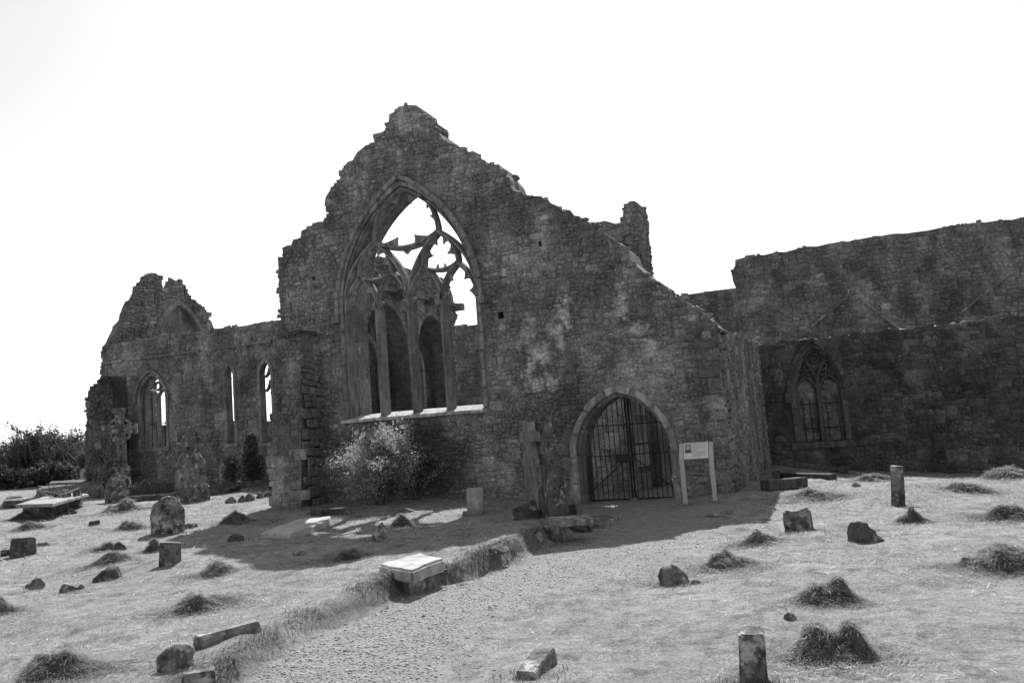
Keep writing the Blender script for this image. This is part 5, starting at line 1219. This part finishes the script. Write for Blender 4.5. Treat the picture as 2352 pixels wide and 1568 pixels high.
# leaning rod on the buttress, timbers by the right wall
pA_, pB_ = onb(642, 1145, BB - .22), onb(671, 1037, BB - .06); pA_ = Vector((pA_.x, BB - .22, g1(pA_.x, BB - .22)))
bm = bmesh.new(); tube(bm, [Vector(), pB_ - pA_], .010, 6); bm_obj('rod', bm, M['grave'], None, label='thin straight rod leaning against the buttress', cat='rod').location = pA_
def timber(label, a_, b_, w, h, lift=.0, lift2=None):
    A_, B_ = gp(*a_), gp(*b_); A_ = A_ + Vector((0, 0, lift + h / 2)); B_ = B_ + Vector((0, 0, (lift if lift2 is None else lift2) + h / 2)); d = B_ - A_
    bm = bmesh.new(); boxb(bm, (0, 0, 0), (d.length, w, h)); bevel_all(bm, .012); bmesh.ops.subdivide_edges(bm, edges=bm.edges[:], cuts=3, use_grid_fill=True); displaced(bm, .012, lift * 9 + w * 5, 6)
    o = bm_obj('timber', bm, M['wood'], None, label=label, cat='timber'); o.location = (A_ + B_) / 2; o.rotation_euler = (0, -math.asin(d.z / d.length), math.atan2(d.y, d.x)); return o
timber('long upper beam of the stack lying along the foot of the dark right wall', (1790, 1092), (1948, 1094), .16, .14, .26, .06)
timber('lower beam of the stack along the foot of the dark right wall', (1795, 1099), (1915, 1102), .18, .14, .0)
timber('thick squared beam lying on the ground in the corner right of the sign', (1758, 1126), (1846, 1118), .26, .2, .0)
rock('timber_stub', 'short upright stub at the left end of the stacked beams', 'timber', (1776, 1794, 1078, 1104), 'block', 'wood', 50, .8)

# ------------------------------------------------------------------ raked heaps of cut grass
def blades_mesh(name, base, length, width, tilt, az_, mat, bend=.3, seg2=True, rnd=None):
    """thin curved blades: base (n,3); tilt from the vertical; returns a mesh of 3 triangles per blade (or 1)"""
    n = len(base); dx = np.sin(tilt) * np.cos(az_); dy = np.sin(tilt) * np.sin(az_); dz_ = np.cos(tilt)
    d = np.stack([dx, dy, dz_], 1); sd = np.stack([-np.sin(az_ + rng.uniform(-.9, .9, n)), np.cos(az_ + rng.uniform(-.9, .9, n)), rng.uniform(-.3, .3, n)], 1) * (width[:, None] * .5)
    tip = base + d * length[:, None] + np.stack([dx, dy, -np.abs(np.sin(tilt)) * .8], 1) * (length * bend)[:, None] * .6
    if not seg2:
        V = np.stack([base - sd, base + sd, tip], 1).reshape(-1, 3); return mesh_of(name, V, np.arange(3 * n).reshape(-1, 3), mat)
    mid = base + d * (length * .55)[:, None]
    V = np.stack([base - sd, base + sd, mid + sd * .8, mid - sd * .8, tip], 1).reshape(-1, 3)
    k = (np.arange(n) * 5)[:, None]; F = np.concatenate([k + [[0, 1, 2]], k + [[0, 2, 3]], k + [[3, 2, 4]]]); return mesh_of(name, V, F, mat)
def heap(label, box, seed, dens=1.0, dfrac=.75, peak=.5, hs=1.0, two=False):
    c, w, h, d = spot(*box, dfrac=dfrac); h = max(.07, h * hs * .80); r = np.random.default_rng(seed)
    root = thing('hay_heap', label, 'grass heap', c, 'raked heaps of cut grass on the lawns', face_rz(c)); cs_, sn_ = math.cos(root.rotation_euler[2]), math.sin(root.rotation_euler[2])
    pk = [((peak - .5) * w * .7, r.uniform(-.1, .1) * d, 1.0, .20)] + [(r.uniform(-.36, .36) * w, r.uniform(-.3, .3) * d, r.uniform(.35, .85), r.uniform(.07, .17)) for _ in range(9)]
    def hh(x, y):
        z = 0
        for px_, py_, a_, s_ in pk: z = np.maximum(z, a_ * np.exp(-(((x - px_) / (w * s_)) ** 2 + ((y - py_) / (d * s_ * 1.3)) ** 2) * .5))
        e = 1 - sstep(.30, 1.0, np.sqrt((x / (w * .56)) ** 2 + (y / (d * .62)) ** 2))
        z = z * e * h * .88; return z + ((vnoise(x * 6 + seed, y * 6, seed) - .5) * .12 + (vnoise(x * 13 + seed, y * 13, seed) - .5) * .10 + (vnoise(x * 27, y * 27 + seed, seed) - .5) * .05) * e * min(1.2, h / .2)
    n = 34; X, Y = np.meshgrid(np.linspace(-.62 * w, .62 * w, n), np.linspace(-.66 * d, .66 * d, n)); X = X + (vnoise(X * 9, Y * 9, 3) - .5) * .03
    Z = hh(X, Y); GX = c.x + X * cs_ - Y * sn_; GY_ = c.y + X * sn_ + Y * cs_; Z = Z + G(GX.ravel(), GY_.ravel()).reshape(Z.shape) - c.z - .012
    I = np.arange(n * n).reshape(n, n); F = np.stack([I[:-1, :-1], I[:-1, 1:], I[1:, 1:], I[1:, :-1]], -1).reshape(-1, 4)
    link('mound', mesh_of('mound', np.c_[X.ravel(), Y.ravel(), Z.ravel()], F, M['hay_core'], True), root)
    px_w = box[1] - box[0]; m = int(min(9000, 800 + px_w * 34) * dens)
    sp_ = np.where(r.uniform(0, 1, m) < .25, .50, .27); x = r.normal(0, 1, m) * sp_ * w; y = r.normal(0, 1, m) * sp_ * d; z = hh(x, y); gx = c.x + x * cs_ - y * sn_; gy = c.y + x * sn_ + y * cs_
    z = z + G(gx, gy) - c.z; L = r.uniform(.04, .13, m) * min(1.3, max(.7, w)); az0 = r.uniform(0, 2 * np.pi, m) + vnoise(x * 5, y * 5, seed) * 5; tl_ = r.uniform(1.05, 1.8, m)
    wd = r.uniform(.0025, .0055, m) * max(1, depth(c) / 8)
    link('strands', blades_mesh('strands', np.c_[x, y, z + .01], L, wd, tl_, az0, M['hay'], .5), root, kind='stuff')
m_, nt_, p_ = base_mat('matted cut grass'); g_ = nt_.nodes.new('ShaderNodeNewGeometry'); f_ = noise(nt_, g_.outputs['Position'], 34, 6, .8)
finish(nt_, p_, ramp(nt_, f_, [(.32, .10), (.55, .24), (.75, .48)]), f_, 1.0, .06); M['hay_core'] = m_
HEAPS = [
 ('sprawling hay heap in front of the two round topped headstones', (223, 341, 1146, 1178), .55),
 ('low ragged hay heap left of the largest round topped headstone', (260, 348, 1186, 1218), .55),
 ('small hay heap below the slab tomb near the left edge', (17, 82, 1172, 1195), .6),
 ('flat hay heap second below the slab tomb near the left edge', (27, 105, 1194, 1218), .5),
 ('little hay heap right of the mossy block on the left lawn', (79, 114, 1236, 1255), .4),
 ('hay heap spread behind the moss capped boulder', (200, 310, 1266, 1297), .45),
 ('hay heap running up to the pointed dark stone', (214, 270, 1246, 1266), .7),
 ('hay scrap behind the small squat lichen spotted headstone', (332, 374, 1241, 1266), .6),
 ('sunlit hay heap right of the small squat headstone at the shadow edge', (442, 547, 1289, 1324), .55),
 ('tall pointed hay heap in the middle of the near left lawn', (387, 536, 1343, 1408), .5),
 ('largest hay heap of the left lawn, in the bottom left corner', (14, 235, 1475, 1566), .45),
 ('dark hay heap cut by the left edge below the boulders', (-40, 36, 1374, 1412), .5),
 ('hay heap in the shadow left of the low sunken stone under the buttress', (495, 584, 1172, 1204), .7),
 ('hay heap behind the knobbly stone in the window light', (889, 953, 1182, 1213), .5),
 ('grassy hay lump in the shade left of the raised slab', (757, 842, 1246, 1288), .4),
 ('hay heap on the right lawn before the beams by the wall', (1799, 1940, 1119, 1153), .45),
 ('hay heap close to the right wall just left of the slim stone post', (1955, 2054, 1076, 1107), .6),
 ('small two lobed hay heap left of the stone cube', (1691, 1792, 1217, 1252), .4),
 ('broad hay heap right of the grass crowned boulder', (1596, 1748, 1262, 1313), .45),
 ('pointed hay heap in the middle of the near right lawn', (1813, 1997, 1321, 1391), .6),
 ('largest hay heap of all, beside the lichen blotched stone post', (1801, 2032, 1407, 1522), .42),
 ('hay heap right of the foot of the slim stone post', (2050, 2140, 1163, 1203), .5),
 ('long low hay heap left of the one cut by the right edge below the wall', (2171, 2308, 1102, 1136), .35),
 ('hay heap farthest right at the foot of the right wall', (2245, 2375, 1066, 1101), .55),
 ('dark hay heap cut by the right edge, middle of three there', (2241, 2400, 1154, 1198), .5),
 ('great dark hay heap cut by the right edge, nearest of three there', (2184, 2420, 1238, 1320), .7)]
for i, (lab, bx, pk_) in enumerate(HEAPS): heap(lab, bx, 200 + i, 1.0, .75, pk_)
# dry grass on the crowned boulders
for lab, bx, sd_ in (('mop of dead grass on the crown of the boulder right of the path', (1508, 1582, 1288, 1300), 1), ('shaggy dry grass hanging over the leaning stone', (1962, 2026, 1184, 1200), 2)):
    pass

# ------------------------------------------------------------------ grass, long grass along the bank, gravel
def polar_pts(n, d0, d1, a0, a1, p):
    u = rng.uniform(0, 1, n); q = 2 - p; d = (d0 ** q + u * (d1 ** q - d0 ** q)) ** (1 / q) if abs(q) > 1e-6 else d0 * (d1 / d0) ** u
    th = np.radians(rng.uniform(a0, a1, n)) + math.radians(90 + YAW); return d * np.cos(th), d * np.sin(th), d
def open_ground(a, b):
    inside = ((a > -13.9) & (a < AR + .1) & (b > B0 - .05)) | ((a >= AR) & (b > BA - .1)) | ((a < -13.0) & (b > BC - .1) & (a > -31)) | ((a > -14.3) & (a < -12.2) & (b > BB) )
    return ~inside
n = 430000
a, b, d = polar_pts(n, 3.6, 40, -40, 40, 1.75)
sd = edge_dist(a, b); gm_ = gravel_mask(a, b, sd); keep = open_ground(a, b) & (rng.uniform(0, 1, n) > gm_ * 1.05) & (vnoise(a * 2.4, b * 2.4, 21) + rng.uniform(-.35, .35, n) > .30)
a, b, d = a[keep], b[keep], d[keep]; n = len(a); z = G(a, b) - .004
sc = np.clip(d / 7, .8, 3.2)
L = rng.uniform(.018, .055, n) * sc ** .55 * (.6 + .5 * vnoise(a * 1.3, b * 1.3, 22) + 1.3 * np.maximum(0, vnoise(a * 4.1, b * 4.1, 27) - .62)); wd = rng.uniform(.0022, .005, n) * sc
clump = vnoise(a * 3, b * 3, 23) * 6.28 * 2
link('mown_grass', blades_mesh('mown_grass', np.c_[a, b, z], L, wd, rng.uniform(.5, 1.5, n), clump + rng.normal(0, 1.2, n), M['blade'], .4, False), None, 'short mown grass with dry clippings over the whole churchyard', 'grass', kind='stuff')
# loose straw flecks
n = 9000; a, b, d = polar_pts(n, 4, 26, -38, 38, 1.5); kp = open_ground(a, b) & (rng.uniform(0, 1, n) > gravel_mask(a, b, edge_dist(a, b)) * .8) & (vnoise(a * 1.1, b * 1.1, 31) > .42); a, b, d = a[kp], b[kp], d[kp]; n = len(a)
link('dry_clippings', blades_mesh('dry_clippings', np.c_[a, b, G(a, b) + .012], rng.uniform(.05, .14, n) * np.clip(d / 9, .8, 2), rng.uniform(.003, .006, n) * np.clip(d / 8, .8, 2.5), rng.uniform(1.25, 1.75, n), rng.uniform(0, 6.28, n), M['straw'] if 'straw' in M else M['blade'], .2), None, 'scattered pale straw lying on the mown grass', 'straw', kind='stuff')
# long tufts hanging over the bank
n = 26000; k = rng.integers(1, len(EDGE) - 2, n); t = rng.uniform(0, 1, n)[:, None]; P_ = EDGE[k] * (1 - t) + EDGE[k + 1] * t; dd = EDGE[k + 1] - EDGE[k]; ln = np.hypot(dd[:, 0], dd[:, 1]); keep = rng.uniform(0, 1, n) < ln / 3.2
nrm = np.stack([dd[:, 1], -dd[:, 0]], 1) / ln[:, None]; o_ = rng.normal(-.12, .10, n)[:, None]; P_ = P_ + nrm * o_
keep &= (vnoise(P_[:, 0] * 2.3, P_[:, 1] * 2.3, 41) > .36) & (P_[:, 1] < 15.0); P_ = P_[keep]; nrm = nrm[keep]; n = len(P_)
link('bank_grass', blades_mesh('bank_grass', np.c_[P_, G(P_[:, 0], P_[:, 1]) - .01], rng.uniform(.02, .065, n), rng.uniform(.003, .006, n) * np.clip(np.hypot(P_[:, 0], P_[:, 1]) / 8, 1, 2), rng.uniform(.2, 1.3, n), np.arctan2(nrm[:, 1], nrm[:, 0]) + rng.normal(0, 1.0, n), M['tall'], .8), None, 'long shaggy grass overhanging the bank along the left side of the path', 'grass', kind='stuff')
# unmown grass round the left graves and at stone feet
def tall_patch(pts, n, spread, L0, L1, label, seed):
    r = np.random.default_rng(seed); C_ = np.array([tuple(gp(x, y))[:2] for x, y in pts]); k = r.integers(0, len(C_), n); P_ = C_[k] + r.normal(0, spread, (n, 2)); keep = P_[:, 1] < BC - .15; P_ = P_[keep]; n = len(P_)
    link('tall_grass', blades_mesh('tall_grass', np.c_[P_, G(P_[:, 0], P_[:, 1]) - .01], r.uniform(L0, L1, n), r.uniform(.008, .016, n), r.uniform(.05, .6, n), r.uniform(0, 6.28, n), M['tall'], .4), None, label, 'grass', kind='stuff')
tall_patch([(310, 1135), (340, 1132), (370, 1130), (400, 1128), (330, 1125), (380, 1122)], 3200, .55, .15, .42, 'tall unmown grass inside the kerb left of the pedestal cross', 1)
tall_patch([(485, 1130), (500, 1126), (515, 1124)], 900, .4, .15, .35, 'tall unmown grass between the pedestal cross and the gabled headstone', 2)
tall_patch([(615, 1118), (625, 1122)], 500, .3, .12, .3, 'tall grass tuft left of the buttress foot', 3)
tall_patch([(60, 1108), (120, 1108), (190, 1116), (20, 1109)], 1600, 1.2, .1, .25, 'rough grass at the foot of the far left hedge', 4)
ft = []
for x, y in ((1700, 1566), (1760, 1568), (1730, 1568), (1510, 1343), (1545, 1345), (1590, 1340), (355, 1226), (415, 1222), (385, 1228), (1985, 1244), (1815, 1222), (1860, 1218), (2060, 1160), (1650, 1186), (380, 1534), (440, 1530), (1075, 1182), (1110, 1178), (880, 1322), (930, 1352), (975, 1345), (1010, 1335), (1110, 1300), (1165, 1290), (1250, 1240), (850, 1240), (705, 1195), (760, 1186), (50, 1277), (250, 1331), (80, 1352), (160, 1357), (455, 1466), (560, 1450), (1580, 1158), (1645, 1152), (1230, 1545), (1215, 1556)):
    q = gp(x, y + 2); ft.append((q.x, q.y))
ft = np.array(ft); n = 7000; k = rng.integers(0, len(ft), n); P_ = ft[k] + rng.normal(0, .09, (n, 2)) * np.array([1.4, .8])
link('tuft_grass', blades_mesh('tuft_grass', np.c_[P_, G(P_[:, 0], P_[:, 1]) - .01], rng.uniform(.03, .09, n), rng.uniform(.003, .006, n), rng.uniform(.3, 1.3, n), rng.uniform(0, 6.28, n), M['tall'], .6), None, 'uncut tufts of grass round the feet of the stones', 'grass', kind='stuff')
# gravel
PV = [rock_arrays(300 + i, 1) for i in range(5)]
n = 15000; a, b, d = polar_pts(n * 3, 3.6, 19, -30, 22, 1.7); gmk = gravel_mask(a, b, edge_dist(a, b)); kp = (rng.uniform(0, 1, len(a)) < gmk * (.9 - .02 * d)) & (b < 17) ; a, b, d = a[kp][:n], b[kp][:n], d[kp][:n]; n = len(a); z = G(a, b)
VV, FF, base_ = [], [], 0; ks = rng.integers(0, 5, n); an = rng.uniform(0, 6.28, n); s3 = rng.uniform(.005, .013, n) * (1 + .8 * (rng.uniform(0, 1, n) > .93))
for k in range(5):
    V, F = PV[k]; i = np.where(ks == k)[0]; m = len(i); ca, sa = np.cos(an[i])[:, None], np.sin(an[i])[:, None]
    x = V[None, :, 0] * rng.uniform(1.2, 2.4, (m, 1)); y = V[None, :, 1] * rng.uniform(1.0, 1.7, (m, 1)); zz_ = V[None, :, 2] * rng.uniform(.6, 1.1, (m, 1)); s_ = s3[i][:, None] * 1.2
    P_ = np.stack([(x * ca - y * sa) * s_ + a[i][:, None], (x * sa + y * ca) * s_ + b[i][:, None], zz_ * s_ + z[i][:, None] + .003], -1); VV.append(P_.reshape(-1, 3)); FF.append((F[None] + (np.arange(m) * len(V))[:, None, None]).reshape(-1, 3) + base_); base_ += m * len(V)
link('gravel', mesh_of('gravel', np.concatenate(VV), np.concatenate(FF), M['pebble']), None, 'loose pale gravel on the path to the gate', 'gravel', kind='stuff')

# ------------------------------------------------------------------ shrubs
def leaves(name, P_, size, mat, root, seed, up=.3):
    r = np.random.default_rng(seed); n = len(P_); nn = r.normal(0, 1, (n, 3)) + np.array([0, 0, up]); nn /= np.linalg.norm(nn, axis=1)[:, None]
    t = np.cross(nn, r.normal(0, 1, (n, 3))); t /= np.linalg.norm(t, axis=1)[:, None]; b_ = np.cross(nn, t); sz = size * r.uniform(.5, 1.3, (n, 1))
    V = np.stack([P_ - t * sz, P_ - b_ * sz * .45, P_ + t * sz, P_ + b_ * sz * .45], 1).reshape(-1, 3); return link(name, mesh_of(name, V, np.arange(4 * n).reshape(-1, 4), M[mat]), root, kind='stuff')
def shrub(label, cat, c, w, h, d, nst, nleaf, lsz, mat, seed, twig=.0, name='shrub', droop=.0, lean=(0, 0)):
    root = thing(name, label, cat, c); r = random.Random(seed); bm = bmesh.new(); tips = []
    def grow(p, dr, L, rad, lev):
        pts = [p]; q = p.copy(); dv = dr.copy()
        for i in range(4):
            dv = (dv + Vector((r.gauss(0, .16), r.gauss(0, .16), r.gauss(.02, .12) - droop * .1))).normalized(); q = q + dv * L / 4; pts.append(q.copy())
            tips.append((q.copy(), lev, dv.copy()))
        tube(bm, pts, rad, 4, rad * .45)
        if lev < 2:
            for k in range(4 if lev == 0 else 3):
                s_ = pts[r.choice((2, 3, 4))]; nd = (dv + Vector((r.gauss(0, .7), r.gauss(0, .7), r.gauss(.05, .4)))).normalized(); grow(s_, nd, L * r.uniform(.4, .62), rad * .5, lev + 1)
    for k in range(nst):
        th = r.uniform(0, 6.28); ph = abs(r.gauss(0, .55)); dr = Vector((math.sin(ph) * math.cos(th) * w / h * .9 + lean[0], math.sin(ph) * math.sin(th) * d / h * .9 + lean[1], math.cos(ph))).normalized()
        grow(Vector((r.gauss(0, w * .07), r.gauss(0, d * .07), -.05)), dr, h * r.uniform(.45, .74), .022 * h / 1.6, 0)
    # keep inside the sighted size
    bm_obj('stems', bm, M['twig'], root)
    T_ = [t for t in tips if t[1] >= 1]; rr_ = np.random.default_rng(seed); k = rr_.integers(0, len(T_), nleaf); base_ = np.array([tuple(t[0]) for t in T_])[k]; dv_ = np.array([tuple(t[2]) for t in T_])[k]
    P_ = base_ + dv_ * rr_.uniform(-.1, .16, (nleaf, 1)) * h * .5 + rr_.normal(0, .035, (nleaf, 3)) * h
    P_ = P_[P_[:, 2] > .02]; leaves('foliage', P_, lsz, mat, root, seed); return root
f = gp(850, 1168); s = depth(f) / FPX
shrub('bushy shrub with sunlit upper leaves growing before the wall left under the great window', 'shrub', Vector((f.x - .12, 15.9, g1(f.x, 15.9))), .95, 1.58, .9, 36, 24000, .027, 'leaf', 11)
# sprig to the right of it
f = gp(912, 1160); shrub('thin leafy sprigs reaching out right of the big shrub', 'shrub', Vector((f.x, 16.75, g1(f.x, 16.75))), .4, 1.35, .3, 3, 420, .026, 'leaf', 12, lean=(.1, 0))
# hedge and trees at the far left
def at(x, b): p = onb(x, 1100, b); return Vector((p.x, b, g1(p.x, b)))
shrub('big dark bare twigged bush at the left edge behind the far graves', 'bush', at(92, 31), 4.0, 2.9, 3.5, 40, 17000, .09, 'leaf_dark', 21)
shrub('dark bush cut by the left edge behind the far graves', 'bush', at(5, 32), 4.0, 2.1, 4, 30, 11000, .10, 'leaf_dark', 22)
shrub('smaller round leafy bush between the big bush and the end buttress', 'bush', at(168, 37), 3.0, 2.6, 3, 24, 9000, .09, 'leaf_dark', 23)
shrub('low bramble growing in front of the big dark bush', 'bush', at(30, 28.5), 5.0, 1.1, 2, 30, 9000, .08, 'leaf_dark', 24)
shrub('low bramble spreading at the right foot of the big dark bush', 'bush', at(115, 29), 4.0, 1.2, 2, 26, 8000, .08, 'leaf_dark', 25)
def twigs(label, c, w, h, n, seed):
    r = np.random.default_rng(seed); th = r.uniform(0, 6.28, n); ph = np.abs(r.normal(0, .6, n)); B_ = np.c_[c.x + r.normal(0, w * .28, n), c.y + r.normal(0, w * .15, n), c.z + h * r.uniform(.35, .72, n)]
    link('bare_twigs', blades_mesh('bare_twigs', B_, r.uniform(.6, 1.5, n), r.uniform(.012, .028, n), ph, th, M['twig'], .25), None, label, 'twigs', kind='stuff')
twigs('haze of bare twigs standing above the far left bushes', at(80, 31), 4.5, 2.6, 1300, 1)
twigs('bare twigs over the small bush by the end buttress', at(140, 34), 4, 2.9, 420, 2)
# overhead cable, far left
p0_, p1_ = onb(-200, 962, 45), onb(260, 954, 45)
bm = bmesh.new(); P_ = [p0_.lerp(p1_, t) - Vector((0, 0, .25 * math.sin(math.pi * t))) for t in np.linspace(0, 1, 9)]; tube(bm, P_, .012, 4)
bm_obj('overhead_cable', bm, M['wire'], None, label='thin overhead cable crossing the sky above the far left bushes', cat='cable')
